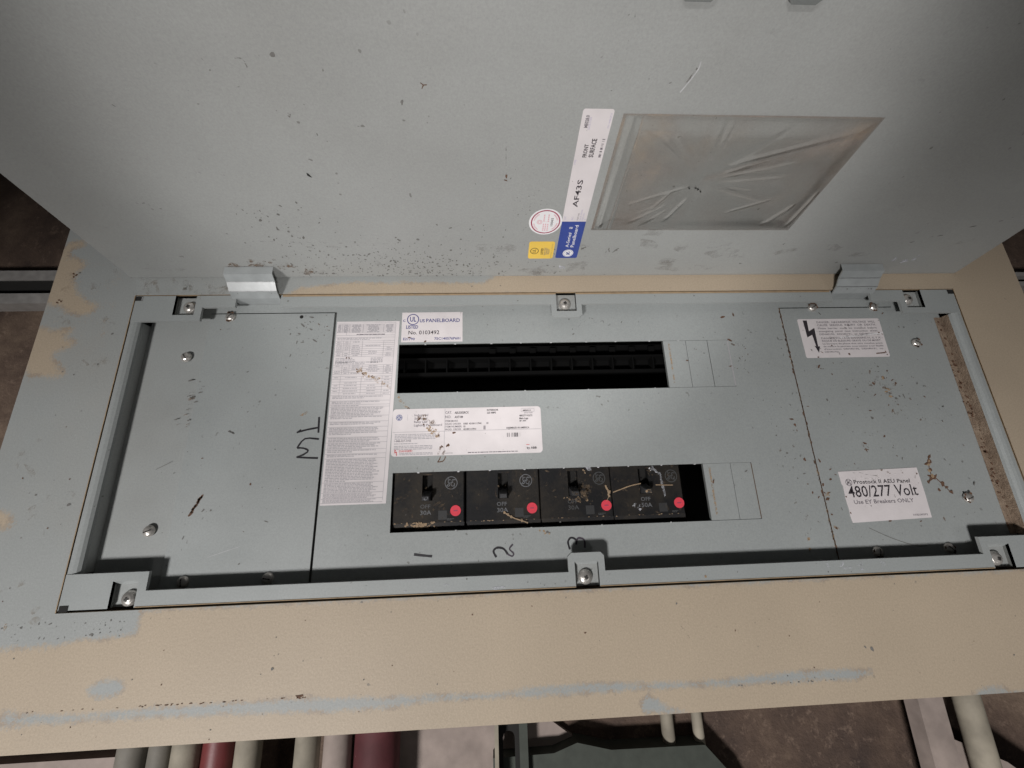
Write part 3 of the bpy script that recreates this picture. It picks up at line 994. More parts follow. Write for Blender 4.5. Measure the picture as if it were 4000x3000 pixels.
# filler plates that blank off the empty ends of the windows
def filler(xs, y0, y1):
    f = MB(fr_floor)
    for k in range(len(xs) - 1):
        f.prism([(xs[k] + 0.0003, y0 + 0.0004), (xs[k + 1] - 0.0003, y0 + 0.0004), (xs[k + 1] - 0.0003, y1 - 0.0002), (xs[k] + 0.0003, y1 - 0.0002)],
                -0.004, -0.0003 - 0.0002 * (k % 2), gray_clean, inner_dark)
    f.rect(xs[-1] - 0.0008, y0 + 0.001, xs[-1] + 0.0002, y1 - 0.001, 0.0002, rustline if y0 < 0 else ink_gray)
    specks(f, 10, lambda: U(xs[0], xs[-1]), lambda: U(y0, y1), 0.0001, [grey_spot, brown_spot], 0.0004, 0.001, 2)
    f.rect(xs[0] + 0.006, y0 + 0.006, xs[0] + 0.008, y1 - 0.004, 0.0001, film_tan)
    f.build('filler_plate', DEAD)


filler([0.1185, 0.147, 0.1742, 0.1998], 0.0445, 0.1042)
filler([0.1436, 0.1756, 0.1998], -0.1056, -0.0447)

# ------------------------------------------------------------------ stickers on the dead front
# long instruction label
def fr_il(u, v, w=0.0):
    t = (u + 0.2745) / 0.0737
    return (u - t * 0.0052 * (0.1345 - v) / 0.2105, v, Z_FLOOR + w)


il = MB(fr_il)
w0 = 0.00025
x0, y0, x1, y1 = -0.2745, -0.0760, -0.2008, 0.1345
il.prism([(x0, y0), (x1, y0), (x1, y1), (x0, y1)], 0.00005, w0, paper)
w1 = w0 + 0.00012
xr = x1 - 0.0045
il.rect(xr, y0 + 0.004, xr + 0.0004, y1 - 0.002, w1, ink_gray)
il.rect(x0, y1 - 0.0022, xr, y1 - 0.0018, w1, ink_gray)


def hl(y, xa=x0 + 0.0004, xb=xr):
    il.rect(xa, y - 0.0002, xb, y + 0.0002, w1, ink_gray)


def vl(x, ya, yb):
    il.rect(x - 0.0002, yb, x + 0.0002, ya, w1, ink_gray)


def Y(p):      # height on the label from the fraction of its length
    return y1 - p * (y1 - y0)


tables = [(0.018, 0.068, 7, (0.10, 0.22, 0.45, 0.80)), (0.12, 0.212, 8, (0.14, 0.25, 0.46, 0.82)),
          (0.262, 0.314, 5, (0.15, 0.27, 0.49, 0.85)), (0.327, 0.434, 7, (0.14, 0.49, 0.84))]
for (ta, tb_, rows, cols) in tables:
    for r in range(rows + 1):
        hl(Y(ta + (tb_ - ta) * r / rows))
    cc = [0] + list(cols) + [1]
    for c in cols:
        vl(x0 + (xr - x0) * c, Y(ta), Y(tb_))
    for r in range(rows):
        for k in range(len(cc) - 1):
            if random.random() < 0.85:
                a = x0 + (xr - x0) * cc[k]
                bq = x0 + (xr - x0) * cc[k + 1]
                yy = Y(ta + (tb_ - ta) * (r + 0.28) / rows)
                mid, hw_ = (a + bq) / 2, (bq - a) * U(0.18, 0.36)
                tiny_lines(il, mid - hw_, mid + hw_, yy, 1, 0.001, 0.0010, w1, ink_gray, 0.1, 1.0)
hl(Y(0.085)); hl(Y(0.098)); vl(x0 + 0.012, Y(0.068), Y(0.085))
tiny_lines(il, x0 + 0.024, xr - 0.012, Y(0.0775), 1, .001, .0011, w1, ink_mid, 0, 1)
tiny_lines(il, x0 + 0.002, xr - 0.004, Y(0.101), 2, 0.0017, 0.0010, w1, ink_gray)
tiny_lines(il, x0 + 0.002, x0 + 0.026, Y(0.22), 4, 0.0018, 0.0011, w1, ink_gray)
tiny_lines(il, x0 + 0.043, x0 + 0.058, Y(0.22), 4, 0.0018, 0.0011, w1, ink_gray)
tiny_lines(il, x0 + 0.002, xr - 0.01, Y(0.243), 2, 0.002, 0.0011, w1, ink_gray)
rows_ = [(0.437, 2), (0.466, 2), (0.487, 1), (0.499, 6), (0.548, 2), (0.579, 2), (0.608, 3), (0.633, 2), (0.662, 3), (0.690, 4), (0.725, 2), (0.748, 2),
         (0.772, 15), (0.892, 7), (0.943, 5), (0.972, 3)]
for i, (p, n) in enumerate(rows_):
    nxt = rows_[i + 1][0] if i + 1 < len(rows_) else 0.992
    gap_ = (nxt - p) * (y1 - y0)
    tiny_lines(il, x0 + 0.0025, xr - 0.006, Y(p) - 0.0004, n, min(0.00165, (gap_ - 0.0008) / n), min(0.00105, (gap_ - 0.0008) / n * 0.68), w1, ink_gray, 0.14, U(0.3, 0.95))
    hl(Y(nxt) + 0.0003)
smudge(il, [(-0.245, 0.0725), (-0.241, 0.071), (-0.236, 0.068), (-0.231, 0.0655), (-0.226, 0.063), (-0.220, 0.0605), (-0.214, 0.057), (-0.208, 0.053)], 0.0006, 0.0019, film_tan, w1 + 0.0001, 4, 0.002)
smudge(il, [(-0.247, 0.0735), (-0.2455, 0.0705), (-0.2385, 0.069), (-0.2285, 0.0652), (-0.259, 0.0885), (-0.2575, 0.0875)], 0.0006, 0.0013, brown_spot, w1 + 0.0002, 1, 0.0008)
il.build('instruction_label', DEAD, label='long white label of tables and fine print')

# listing label
ul = MB(fr_floor)
ul.prism([(-0.1982, 0.1070), (-0.1255, 0.1070), (-0.1255, 0.1456), (-0.1982, 0.1456)], 0.00005, w0, paper)
ul.ring(-0.1850, 0.1363, 0.0062, 0.0072, w1, ink_blue, 32)
ul.text('UL', -0.1886, 0.1336, 0.0062, w1, ink_blue, 0.0074, bold=0.02)
ul.text('C', -0.1968, 0.1333, 0.0030, w1, ink_blue, bold=0.02)
ul.text('US', -0.1768, 0.1325, 0.0040, w1, ink_blue, 0.0058, bold=0.02)
ul.text('PANELBOARD', -0.1692, 0.1325, 0.0046, w1, ink_blue, 0.0405, bold=0.012)
ul.text('LISTED', -0.1928, 0.1244, 0.0042, w1, ink_blue, 0.0142, bold=0.02)
ul.text('No. 0103492', -0.1898, 0.1168, 0.0049, w1, ink, 0.0365, bold=0.008)
ul.text('E21790', -0.1958, 0.1095, 0.0031, w1, ink_blue, 0.0136, bold=0.015)
ul.text('75C140576P601', -0.1590, 0.1096, 0.0031, w1, ink_blue, 0.0308, bold=0.015)
ul.blob(-0.1885, 0.1127, 0.0014, w1 + .0001, brown_spot, 8, 1.4, 0)
ul.blob(-0.170, 0.1075, 0.0012, w1 + .0001, brown_spot, 8, 1.4, 0.5)
smudge(ul, [(-0.15, 0.138), (-0.14, 0.14), (-0.13, 0.142), (-0.145, 0.115), (-0.13, 0.125), (-0.165, 0.142), (-0.18, 0.11), (-0.155, 0.122)], 0.0004, 0.0012, film_grey, w1 + .0001, 2, 0.003)
ul.build('listing_label', DEAD, label='white label reading panelboard in blue')

# wide rating label
gl_ = MB(fr_floor)
gl_.rrect(-0.2035, -0.0272, -0.0362, 0.0258, 0.004, w0, paper, th=0.0002)
LX, LYT, SXL, SYL = -0.2035, 0.0258, 0.1673 / 2000.0, 0.0530 / 640.0     # label measured on a 2000 x 640 grid


def gx(px):
    return LX + px * SXL


def gy(py):
    return LYT - py * SYL


def gt(s, px, py, hpx, wpx=None, m=ink_mid, bold=0.012):
    bold += 0.012 if m is ink else 0
    gl_.text(s, gx(px), gy(py), hpx * SYL, w1, m, wpx * SXL if wpx else None, bold=bold)


gl_.rect(gx(695), gy(318), gx(700), gy(8), w1, ink_gray)
gl_.rect(gx(690), gy(635), gx(695), gy(318), w1, ink_gray)
gl_.rect(gx(10), gy(320), gx(1990), gy(315), w1, ink_gray)
gl_.disc(gx(88), gy(118), 42 * SXL, w1, ink_blue, 24)
monogram(gl_, gx(88), gy(118), 36 * SXL, w1 + 0.0001, white_print, 0.12)
gl_.rect(gx(198), gy(160), gx(201), gy(75), w1, ink_gray)
gt('Industrial', 290, 103, 30, 182, ink_mid)
gt('Solutions', 290, 150, 30, 172, ink_mid)
gt('Relay Leaf', 288, 196, 30, 178)
gt('Lighting Panelboard', 288, 243, 30, 372)
gt('CAT.', 702, 80, 36, 88, ink_mid)
gt('AEU3302RCX', 828, 82, 30, 190, ink, 0.01)
gt('NO.', 702, 140, 36, 80, ink_mid)
gt('AXT184', 828, 142, 30, 112, ink, 0.01)
gt('ITEM MARK', 702, 192, 24, 174)
gt('SALES ORDER', 702, 232, 24, 212)
gt('US03  421001117941', 945, 232, 22, 242, ink)
gt('CK', 1255, 232, 22, 30, ink)
gt('ITEM NUMBER', 702, 270, 24, 222)
gt('CK', 945, 270, 22, 30, ink)
gt('PROD. ORDER', 702, 308, 24, 215)
gt('421001117941', 945, 308, 22, 170, ink)
gt('INTERIOR', 1265, 52, 24, 155, ink, 0.01)
gt('225 AMPS', 1265, 90, 24, 122, ink)
for (a, c, d_, e_) in ((1730, 30, 1912, 34), (1730, 72, 1912, 76), (1730, 30, 1734, 76), (1908, 30, 1912, 76)):
    gl_.rect(gx(a), gy(e_), gx(d_), gy(c), w1, ink_gray)
gt('ME041.0', 1757, 66, 20, 105, ink)
gt('DATE CODE', 1772, 98, 16, 115)
gt('480/277 VOLTS', 1704, 140, 24, 178, ink)
gt('Main Lugs', 1704, 178, 24, 120, ink)
gt('3P / 4W', 1704, 212, 22, 92, ink)
gt('ASSEMBLED IN AMERICA', 1520, 305, 22, 312, ink, 0.01)
gt('by ABB', 1790, 585, 28, 130, ink, 0.012)
gl_.rect(gx(1782), gy(532), gx(1826), gy(525), w1, ink_red)
for k in range(26):    # bar code
    if random.random() < 0.65:
        gl_.rect(gx(1522 + k * 7.2), gy(418), gx(1522 + k * 7.2 + U(2, 6)), gy(362), w1, ink)
for k in range(6):
    gl_.rect(gx(1215 + k * 5), gy(308), gx(1215 + k * 5 + 3), gy(255), w1, ink_mid)
tiny_lines(gl_, gx(40), gx(640), gy(345), 4, 20 * SYL, 12 * SYL, w1, ink_gray, 0.1, 0.9)
gt('1-888-437-3765', 36, 448, 24, 220)
tiny_lines(gl_, gx(36), gx(345), gy(468), 1, .001, 12 * SYL, w1, ink_gray, 0, 1)
tiny_lines(gl_, gx(36), gx(545), gy(500), 3, 21 * SYL, 12 * SYL, w1, ink_gray, 0.12, 0.98)
bolt_mark(gl_, gx(58), gy(590), 42 * SYL, w1, ink_red)
gt('DANGER!', 105, 584, 26, 172, ink_red)
tiny_lines(gl_, gx(110), gx(545), gy(595), 2, 18 * SYL, 11 * SYL, w1, ink_gray, 0.05, 1)
tiny_lines(gl_, gx(705), gx(805), gy(608), 1, .001, 10 * SYL, w1, ink_gray, 0, 1)
tiny_lines(gl_, gx(1005), gx(1665), gy(608), 1, .001, 12 * SYL, w1, ink_mid, 0, 1)
wt = w1 + 0.00015
smudge(gl_, [(gx(300), gy(70)), (gx(345), gy(130)), (gx(400), gy(110)), (gx(435), gy(170)), (gx(480), gy(200)), (gx(430), gy(150)), (gx(540), gy(210))], 0.0006, 0.0018, film_brown, wt, 4, 0.003)
smudge(gl_, [(gx(470), gy(275)), (gx(510), gy(300)), (gx(545), gy(325)), (gx(570), gy(300)), (gx(600), gy(365)), (gx(500), gy(255))], 0.0008, 0.002, film_tan, wt, 3, 0.002)
smudge(gl_, [(gx(340), gy(160)), (gx(425), gy(225)), (gx(352), gy(150)), (gx(615), gy(372))], 0.0006, 0.0013, brown_spot, wt + .0001, 1, 0.001)
gl_.blob(gx(822), gy(345), 0.0013, wt, brown_spot, 8, 1.4, 0)
gl_.blob(gx(1452), gy(160), 0.0008, wt, film_brown, 8)
for P_ in ([(gx(650), gy(530)), (gx(630), gy(570)), (gx(615), gy(636))], [(gx(760), gy(505)), (gx(725), gy(550)), (gx(690), gy(600)), (gx(670), gy(636))]):
    gl_.stroke(cs(P_, 3), 0.0022, wt, film_brown)
smudge(gl_, [(gx(745), gy(505)), (gx(735), gy(520)), (gx(655), gy(530))], 0.0008, 0.0014, brown_spot, wt, 2, 0.0008)
smudge(gl_, [(U(gx(850), gx(1900)), U(gy(600), gy(330))) for _ in range(16)], 0.0003, 0.001, film_grey, wt, 1, 0.002)
gl_.build('rating_label', DEAD, label='wide white rating label smeared with brown dirt')

# danger label
dl = MB(fr_floor)
w0r = 0.00065
w1r = w0r + 0.00012
dl.rrect(0.2952, 0.0785, 0.4035, 0.1305, 0.0022, w0r, paper, th=0.0002)
zz = [(0.3022, 0.1285), (0.3075, 0.1285), (0.3068, 0.1138), (0.3148, 0.1182), (0.3137, 0.0935), (0.3160, 0.0935), (0.3128, 0.0850), (0.3092, 0.0945), (0.3112, 0.0935), (0.3098, 0.1090), (0.3028, 0.1055)]
dl.face([(a, c, w1r) for a, c in zz], ink)
dz = ['DANGER:  HAZARDOUS  VOLTAGE  WILL', 'CAUSE  SERIOUS  INJURY  OR  DEATH.', 'Phase  barrier  must  be  installed  before', 'energizing  panel  (see  instruction  sheet',
      'DEH40190,  DEH40191,  or  DEH40192).']
for i, s in enumerate(dz):
    dl.text(s, 0.3195, 0.1246 - i * 0.00405, 0.0026 if i < 2 else 0.0022, w1r, ink_mid, 0.0775 - 0.0035 * (i == 4), bold=0.012)
df_ = ['DANGER:VOLTAGE DANGEREUX. IL Y A', 'RISQUE DE BLESSURE GRAVE OU DE MORT.', 'La barriere de phase doit etre installee avant', 'de mettre le panneau sous tension (voir feuille',
       "d'instruction  DEH40190,  DEH40191,  ou", 'DEH40192).']
for i, s in enumerate(df_):
    dl.text(s, 0.3205, 0.1030 - i * 0.0036, 0.0023 if i < 2 else 0.0020, w1r, ink_mid, (0.0775, 0.0775, 0.078, 0.078, 0.0765, 0.019)[i], bold=0.012)
dl.stroke(cs([(0.2960, 0.1150), (0.315, 0.1142), (0.33, 0.1055), (0.36, 0.107), (0.402, 0.1085)], 3), 0.0009, w1r + .0001, film_grey)
dl.stroke(cs([(0.345, 0.1052), (0.37, 0.107), (0.4032, 0.1105)], 3), 0.0012, w1r + .0001, white_print)
dl.stroke([(0.3862, 0.0830), (0.398, 0.0838)], 0.0014, w1r + .0001, brown_spot)
smudge(dl, [(0.3985, 0.0855), (0.4, 0.0805), (0.3165, 0.0915), (0.3175, 0.0855), (0.332, 0.0935), (0.402, 0.109), (0.398, 0.11), (0.402, 0.128), (0.352, 0.083), (0.31, 0.0795)], 0.0005, 0.0013, brown_spot, w1r + .0001, 1, 0.001)
smudge(dl, [(U(0.297, 0.402), U(0.08, 0.129)) for _ in range(30)], 0.0005, 0.0015, film_grey, w1r + .0001, 1, 0.002)
dl.build('danger_label', RIGHT, label='white danger label with a black arrow bolt')

# voltage label
vb = MB(fr_floor)
vpoly = [(0.2985, -0.0583), (0.2992, -0.072), (0.3002, -0.0735), (0.2996, -0.088), (0.3004, -0.100), (0.3000, -0.105), (0.3008, -0.1133), (0.3935, -0.1108), (0.3940, -0.085), (0.3934, -0.0562)]
vb.prism(vpoly[::-1], 0.00045, w0r, paper)
monogram(vb, 0.3080, -0.0705, 0.0039, w1r, ink_mid, 0.14)
vb.text('Prostock II AEU Panel', 0.3138, -0.0722, 0.0042, w1r, ink, 0.0665, bold=0.012, rot=-0.005)
vb.text('480/277 Volt', 0.3045, -0.0865, 0.0122, w1r, ink, 0.0815, bold=0.006)
vb.text('Use EY Breakers ONLY', 0.3082, -0.0938, 0.0042, w1r, ink_mid, 0.0700, bold=0.012)
vb.text('330E1902P2', 0.3725, -0.1082, 0.0018, w1r, ink_mid, 0.0172, bold=0.01)
smudge(vb, [(0.322, -0.063), (0.356, -0.0605), (0.358, -0.062), (0.352, -0.059), (0.345, -0.0635), (0.389, -0.0635), (0.375, -0.06)], 0.0005, 0.0016, film_brown, w1r + .0001, 2, 0.002)
vb.stroke(cs([(0.32, -0.0585), (0.33, -0.062), (0.345, -0.0645)], 3), 0.0006, w1r + .0001, film_grey)
vb.stroke([(0.308, -0.0675), (0.329, -0.0665), (0.352, -0.069)], 0.0005, w1r + .0001, film_grey)
smudge(vb, [(U(0.302, 0.392), U(-0.112, -0.058)) for _ in range(26)], 0.0005, 0.0015, film_grey, w1r + .0001, 1, 0.002)
smudge(vb, [(0.3005, -0.104), (0.3008, -0.086), (0.392, -0.064), (0.345, -0.1125)], 0.0005, 0.0012, brown_spot, w1r + .0001, 1, 0.001)
vb.build('voltage_label', RIGHT, label='white label with large black voltage figures')

# ------------------------------------------------------------------ bus unit seen through the empty window
ib = MB()
ib.box(-0.24, 0.030, -0.10, 0.24, 0.118, -0.062, black_deep)
ib.box(-0.235, 0.0760, -0.062, 0.235, 0.0800, -0.050, black_deep)
for k in range(18):
    x = -0.228 + k * 0.0265
    ib.box(x, 0.0800, -0.062, x + 0.0016, 0.0975, -0.0465, black_deep)
    ib.box(x + 0.009, 0.058, -0.062, x + 0.018, 0.0595, -0.052, black_deep)
    ib.box(x + 0.004, 0.040, -0.062, x + 0.011, 0.047, -0.058, MATS['copper_stab'])
ib.box(-0.235, 0.0960, -0.062, 0.235, 0.0985, -0.047, black_deep)
for k in range(12):
    ib.box(-0.094 + k * 0.0265, 0.106, -0.062, -0.086 + k * 0.0265, 0.114, -0.058, black_deep)
ib.build('bus_unit', PANEL)

# ------------------------------------------------------------------ hinges
HP = [(0.1583, -0.0135), (0.1583, 0.0005), (0.1630, 0.0082), (0.1636, 0.0088), (0.1712, 0.0146), (0.1718, 0.0152), (0.1772, 0.0220)]


def hinge(x0, x1, skew):
    h_ = MB()
    n = len(HP)
    for k in range(n - 1):
        (ya, za), (yb, zb_) = HP[k], HP[k + 1]
        sa = skew * (1.0 if k >= 6 else 0.0)
        h_.face([(x0 + 0.0, ya, za), (x1, ya, za), (x1, yb, zb_), (x0, yb, zb_)], steel if k in (2, 4) else hinge_m)
        # thickness on the door side
        h_.face([(x0, ya + 0.0015, za - 0.0010), (x0, yb + 0.0015, zb_ - 0.0010), (x1, yb + 0.0015, zb_ - 0.0010), (x1, ya + 0.0015, za - 0.0010)], gray)
        h_.face([(x0, ya, za), (x0, yb, zb_), (x0, yb + 0.0015, zb_ - 0.001), (x0, ya + 0.0015, za - 0.001)], gray)
        h_.face([(x1, ya, za), (x1, ya + 0.0015, za - 0.001), (x1, yb + 0.0015, zb_ - 0.001), (x1, yb, zb_)], inner_dark)  # this cheek in the darker grey, its shade put in as colour
    # upper leaf joins the door skin
    (ya, za) = HP[-1]
    dy = HINGE_Y + za * 0.1587 - 0.001
    h_.face([(x0, ya, za), (x1, ya, za), (x1, dy, za), (x0, dy, za)], hinge_m)
    specks(h_, 5, lambda: U(x0, x1), lambda: 0.1615, 0.0065, [grey_spot], 0.0004, 0.0009)
    h_.build('hinge', PANEL)


hinge(-0.3905, -0.3370, 0)
hinge(0.3370, 0.3905, 0)

# ------------------------------------------------------------------ door
dd = MB(fr_door)
DX, DT = 0.506, 0.352
# inner skin with a soft roll at its hinge edge
nx = 2
prof = [(0.0, -0.004), (0.0008, -0.0018), (0.0026, -0.0004), (0.005, 0.0), (DT, 0.0)]
for k in range(len(prof) - 1):
    (va, wa), (vb_, wb) = prof[k], prof[k + 1]
    dd.face([(-DX, va, wa), (DX, va, wa), (DX, vb_, wb), (-DX, vb_, wb)], gray_door)
dd.face([(-DX, 0, -0.016), (DX, 0, -0.016), (DX, DT, -0.016), (-DX, DT, -0.016)], gray)
dd.face([(-DX, 0, -0.016), (DX, 0, -0.016), (DX, 0, -0.004), (-DX, 0, -0.004)], gray)
dd.face([(-DX, DT, -0.016), (DX, DT, -0.016), (DX, DT, 0), (-DX, DT, 0)], gray)
for s2 in (-1, 1):
    dd.face([(s2 * DX, 0, -0.016), (s2 * DX, DT, -0.016), (s2 * DX, DT, 0), (s2 * DX, 0.003, 0), (s2 * DX, 0, -0.004)], tanline)
wz = 0.00012
# speckle on the door: dense low left of centre
for _ in range(520):
    x = random.gauss(-0.19, 0.085)
    y = abs(random.gauss(0.022, 0.024)) + 0.004
    if -0.34 < x < 0.0 and y < 0.11:
        dd.blob(x, y, U(0.00035, 0.0010) * (0.7 + random.random() ** 2), wz + U(0, .00003), grey_spot, 7, U(1, 1.6))
specks(dd, 60, lambda: U(-0.45, 0.48), lambda: U(0.01, 0.25), wz, [grey_spot, film_grey, film_grey], 0.0003, 0.0012, 2)
specks(dd, 60, lambda: random.gauss(-0.30, 0.03), lambda: random.gauss(0.085, 0.014), wz, [grey_spot, film_grey, grey_spot], 0.0003, 0.0012, 1.5)
specks(dd, 50, lambda: random.gauss(-0.05, 0.012), lambda: random.gauss(0.11, 0.02), wz, [grey_spot, film_grey], 0.0003, 0.0009, 1.5)
for (x, y, r, mm) in ((-0.2492, 0.1376, 0.0017, hole_m), (-0.155, 0.20, 0.0013, grey_spot), (-0.075, 0.134, 0.0011, brown_spot), (-0.285, 0.065, 0.0015, grey_spot),
                      (-0.36, 0.02, 0.0022, film_grey), (0.33, 0.024, 0.0012, grey_spot), (0.21, 0.023, 0.0013, grey_spot), (0.37, 0.185, 0.003, film_grey)):
    dd.blob(x, y, r, wz, mm, 9, 1.4)
dd.stroke([(-0.247, 0.228), (-0.241, 0.2285), (-0.237, 0.229)], 0.0008, wz, film_grey)
dd.blob(-0.2355, 0.2292, 0.0016, wz, grey_spot, 8)
dd.stroke(cs([(-0.262, 0.2265), (-0.257, 0.2262), (-0.2565, 0.221)], 3), 0.0010, wz, film_grey)
for P_ in ([(-0.139, 0.2135), (-0.137, 0.2120)], [(-0.137, 0.2120), (-0.1385, 0.2095)], [(-0.1370, 0.212), (-0.1345, 0.2122)]):
    dd.stroke(P_, 0.0007, wz, brown_spot)
dd.stroke([(-0.0755, 0.166), (-0.0753, 0.153), (-0.0748, 0.140)], 0.0006, wz, film_grey)
dd.blob(-0.0745, 0.138, 0.0014, wz, brown_spot, 8, 1.6, 1.57)
dd.stroke(cs([(0.0610, 0.2265), (0.0588, 0.2200), (0.0560, 0.2135)], 3), 0.0014, wz, film_grey)
dd.stroke(cs([(0.0618, 0.2305), (0.0622, 0.2255), (0.0590, 0.2175), (0.0553, 0.2100)], 3), 0.0009, wz + .00002, white_scuff)
dd.blob(-0.3655, 0.0095, 0.0035, wz, film_white, 9, 1.5, 0.4)
for k in range(14):
    dd.blob(0.395 + k * 0.0078 + U(-.002, .002), 0.058 + k * 0.0035 + U(-.002, .002), U(0.0006, 0.0018), wz, film_grey if k % 3 else grey_spot, 8, 2, 0.3)
dd.stroke(cs([(-0.34, 0.060), (-0.26, 0.0575), (-0.20, 0.056)], 3), 0.0006, wz, film_grey)
smudge(dd, [(-0.345, 0.026), (-0.33, 0.024), (-0.315, 0.022), (-0.355, 0.03), (-0.30, 0.018), (-0.38, 0.015)], 0.002, 0.006, film_brown, wz, 2, 0.008)
smudge(dd, [(0.015, 0.05), (0.042, 0.045), (0.052, 0.046)], 0.0006, 0.0014, grey_spot, wz, 4, 0.003)
for (x, y) in ((-0.006, 0.018), (0.4, 0.028), (0.415, 0.026), (0.425, 0.031)):
    dd.blob(x, y, 0.0035, wz, film_white, 9, 1.3)
for _ in range(34):
    dd.blob(U(-0.48, 0.48), abs(random.gauss(0, 0.03)) + 0.006, U(0.004, 0.013), wz + U(-.00004, 0), film_door, 14, U(1.2, 2.4), U(-.3, .3))
DOOR = dd.build('door', PANEL)

for (xa, xb) in ((0.030, 0.0525), (0.0985, 0.1205)):
    l = MB(fr_door)
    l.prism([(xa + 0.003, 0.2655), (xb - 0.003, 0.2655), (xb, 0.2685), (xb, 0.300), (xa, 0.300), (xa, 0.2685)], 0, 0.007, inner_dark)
    l.prism([(xa + 0.006, 0.272), (xb - 0.006, 0.272), (xb - 0.006, 0.292), (xa + 0.006, 0.292)], 0.007, 0.010, steel)
    l.build('door_latch', DOOR)

# stickers on the door (text runs along the door's depth, letter tops towards -u)
RQ = math.pi / 2
cb = MB(fr_door)
wd0, wd1 = 0.00025, 0.00037
cb.rrect(-0.0160, 0.0340, 0.0090, 0.1975, 0.0022, wd0, paper, th=0.0002)
cb.rrect(-0.0160, 0.0338, 0.0090, 0.0867, 0.0020, wd1 - 0.00004, blue, corners=(0, 0, 1, 1))


def ct(s, u, v, h, width, m=ink, bold=0.0):
    cb.text(s, u, v, h, wd1, m, width, rot=RQ, bold=bold)


cb.disc(-0.0023, 0.0415, 0.0060, wd1, white_print, 28, 0.0056)
cb.ring(-0.0023, 0.0415, 0.0047, 0.0050, wd1 + 0.0001, blue, 28)
monogram(cb, -0.0023, 0.0415, 0.0042, wd1 + 0.0001, blue, 0.15, RQ, ring=False)
cb.ring(-0.0056, 0.0716, 0.0005, 0.0008, wd1, white_print, 12)
ct('A-Series   II', -0.0034, 0.0508, 0.0036, 0.0286, white_print, 0.008)
ct('Panelboard', 0.0024, 0.0508, 0.0038, 0.0311, white_print, 0.008)
ct('AF43S', -0.0036, 0.1047, 0.0050, 0.0305, ink, 0.012)
ct('FRONT', -0.0057, 0.1572, 0.0034, 0.0118, ink, 0.022)
ct('SURFACE', 0.0003, 0.1573, 0.0040, 0.0165, ink, 0.022)
ct('ME028.0', -0.0100, 0.1828, 0.0028, 0.0098, ink_mid, 0.03)
ct('DATE CODE', -0.0078, 0.1816, 0.0018, 0.0097, ink_lilac)
ct('TYPE', -0.0135, 0.1500, 0.0018, 0.0050, ink_lilac)
ct('CAT.', -0.0125, 0.0890, 0.0020, 0.0048, ink_lilac)
ct('NO.', -0.0050, 0.0887, 0.0020, 0.0045, ink_lilac)
for i, s in enumerate(('ITEM MK', 'SHOP ORDER', 'ITEM NO.', 'CK')):
    ct(s, 0.0005 + i * 0.0026, 0.0885, 0.0016, (0.0090, 0.0135, 0.0095, 0.0018)[i], ink_lilac if i else ink_mid)
ct('75C144862P23', 0.0078, 0.1825, 0.0014, 0.0120, ink_lilac)
for k in range(22):
    if random.random() < 0.68:
        v = 0.1565 + k * 0.00078
        cb.rect(0.0049, v, 0.0072 - 0.0002 * (k % 3), v + U(0.0003, 0.0008), wd1, ink_mid)
for _ in range(26):
    cb.blob(U(-0.015, 0.008), U(0.066, 0.196), U(0.0002, 0.0006), wd1 + .0001, film_grey, 7)
cb.build('catalog_label', DOOR, label='tall white and blue label with catalogue number')

sb = MB(fr_door)
sb.disc(-0.0330, 0.0860, 0.0172, 0.0003, white_print, 40, 0.0168)
sb.ring(-0.0330, 0.0860, 0.0139, 0.0152, 0.0004, ink_maroon, 40)
sb.ring(-0.0392, 0.0860, 0.0012, 0.0019, 0.00041, ink_pink, 18)
sb.ring(-0.0392, 0.0860, 0.0024, 0.0029, 0.00041, ink_pink, 18)
for (u, v, wd) in ((-0.0340, 0.0745, 0.0100), (-0.0318, 0.0745, 0.0100), (-0.0295, 0.0745, 0.0098), (-0.0340, 0.0868, 0.0092), (-0.0295, 0.0860, 0.0102)):
    for k in range(4):
        sb.rect(u - 0.0014, v + k * wd / 4, u - 0.0002, v + (k + 0.8) * wd / 4, 0.0004, ink_pink)
sb.rect(-0.0352, 0.0862, -0.0290, 0.0865, 0.00041, ink_pink)
for a0, a1 in ((2.2, 3.0), (3.3, 4.1), (-0.9, -0.1), (0.2, 0.9)):
    for k in range(8):
        t = a0 + (a1 - a0) * k / 8
        sb.face([(-0.0330 + q * math.cos(t + dt), 0.0860 + q * math.sin(t + dt), 0.0004) for q, dt in ((0.0115, 0), (0.0128, 0), (0.0128, 0.07), (0.0115, 0.07))], ink_pink)
sb.text('10065', -0.0252, 0.0808, 0.0024, 0.00041, ink, 0.0105, rot=RQ, bold=0.01)
sb.build('round_sticker', DOOR, label='round white sticker with a dark red ring')

yb = MB(fr_door)
yb.rrect(-0.0475, 0.0330, -0.0190, 0.0590, 0.0025, 0.0003, yellow, th=0.0002)
yb.ring(-0.0408, 0.0450, 0.0040, 0.0047, 0.0004, ink, 28)
yb.text('UL', -0.0392, 0.0425, 0.0038, 0.0004, ink, 0.0050, rot=RQ, bold=0.01)
yb.text('LISTED', -0.0310, 0.0395, 0.0026, 0.0004, ink, 0.0098, rot=RQ, bold=0.02)
yb.text('ELECTRIC', -0.0282, 0.0387, 0.0018, 0.0004, ink_mid, 0.0115, rot=RQ, bold=0.01)
yb.text('CABINET', -0.0260, 0.0392, 0.0018, 0.0004, ink_mid, 0.0105, rot=RQ, bold=0.01)
yb.text('FRONT', -0.0238, 0.0400, 0.0018, 0.0004, ink_mid, 0.0080, rot=RQ, bold=0.01)
yb.text('ISSUE NO. L 6353765', -0.0208, 0.0340, 0.0014, 0.0004, simple('yellow_label_print', (0.45, 0.36, 0.13), 0.5), 0.0220, rot=RQ)
yb.build('yellow_sticker', DOOR, label='small yellow sticker with black circle mark')

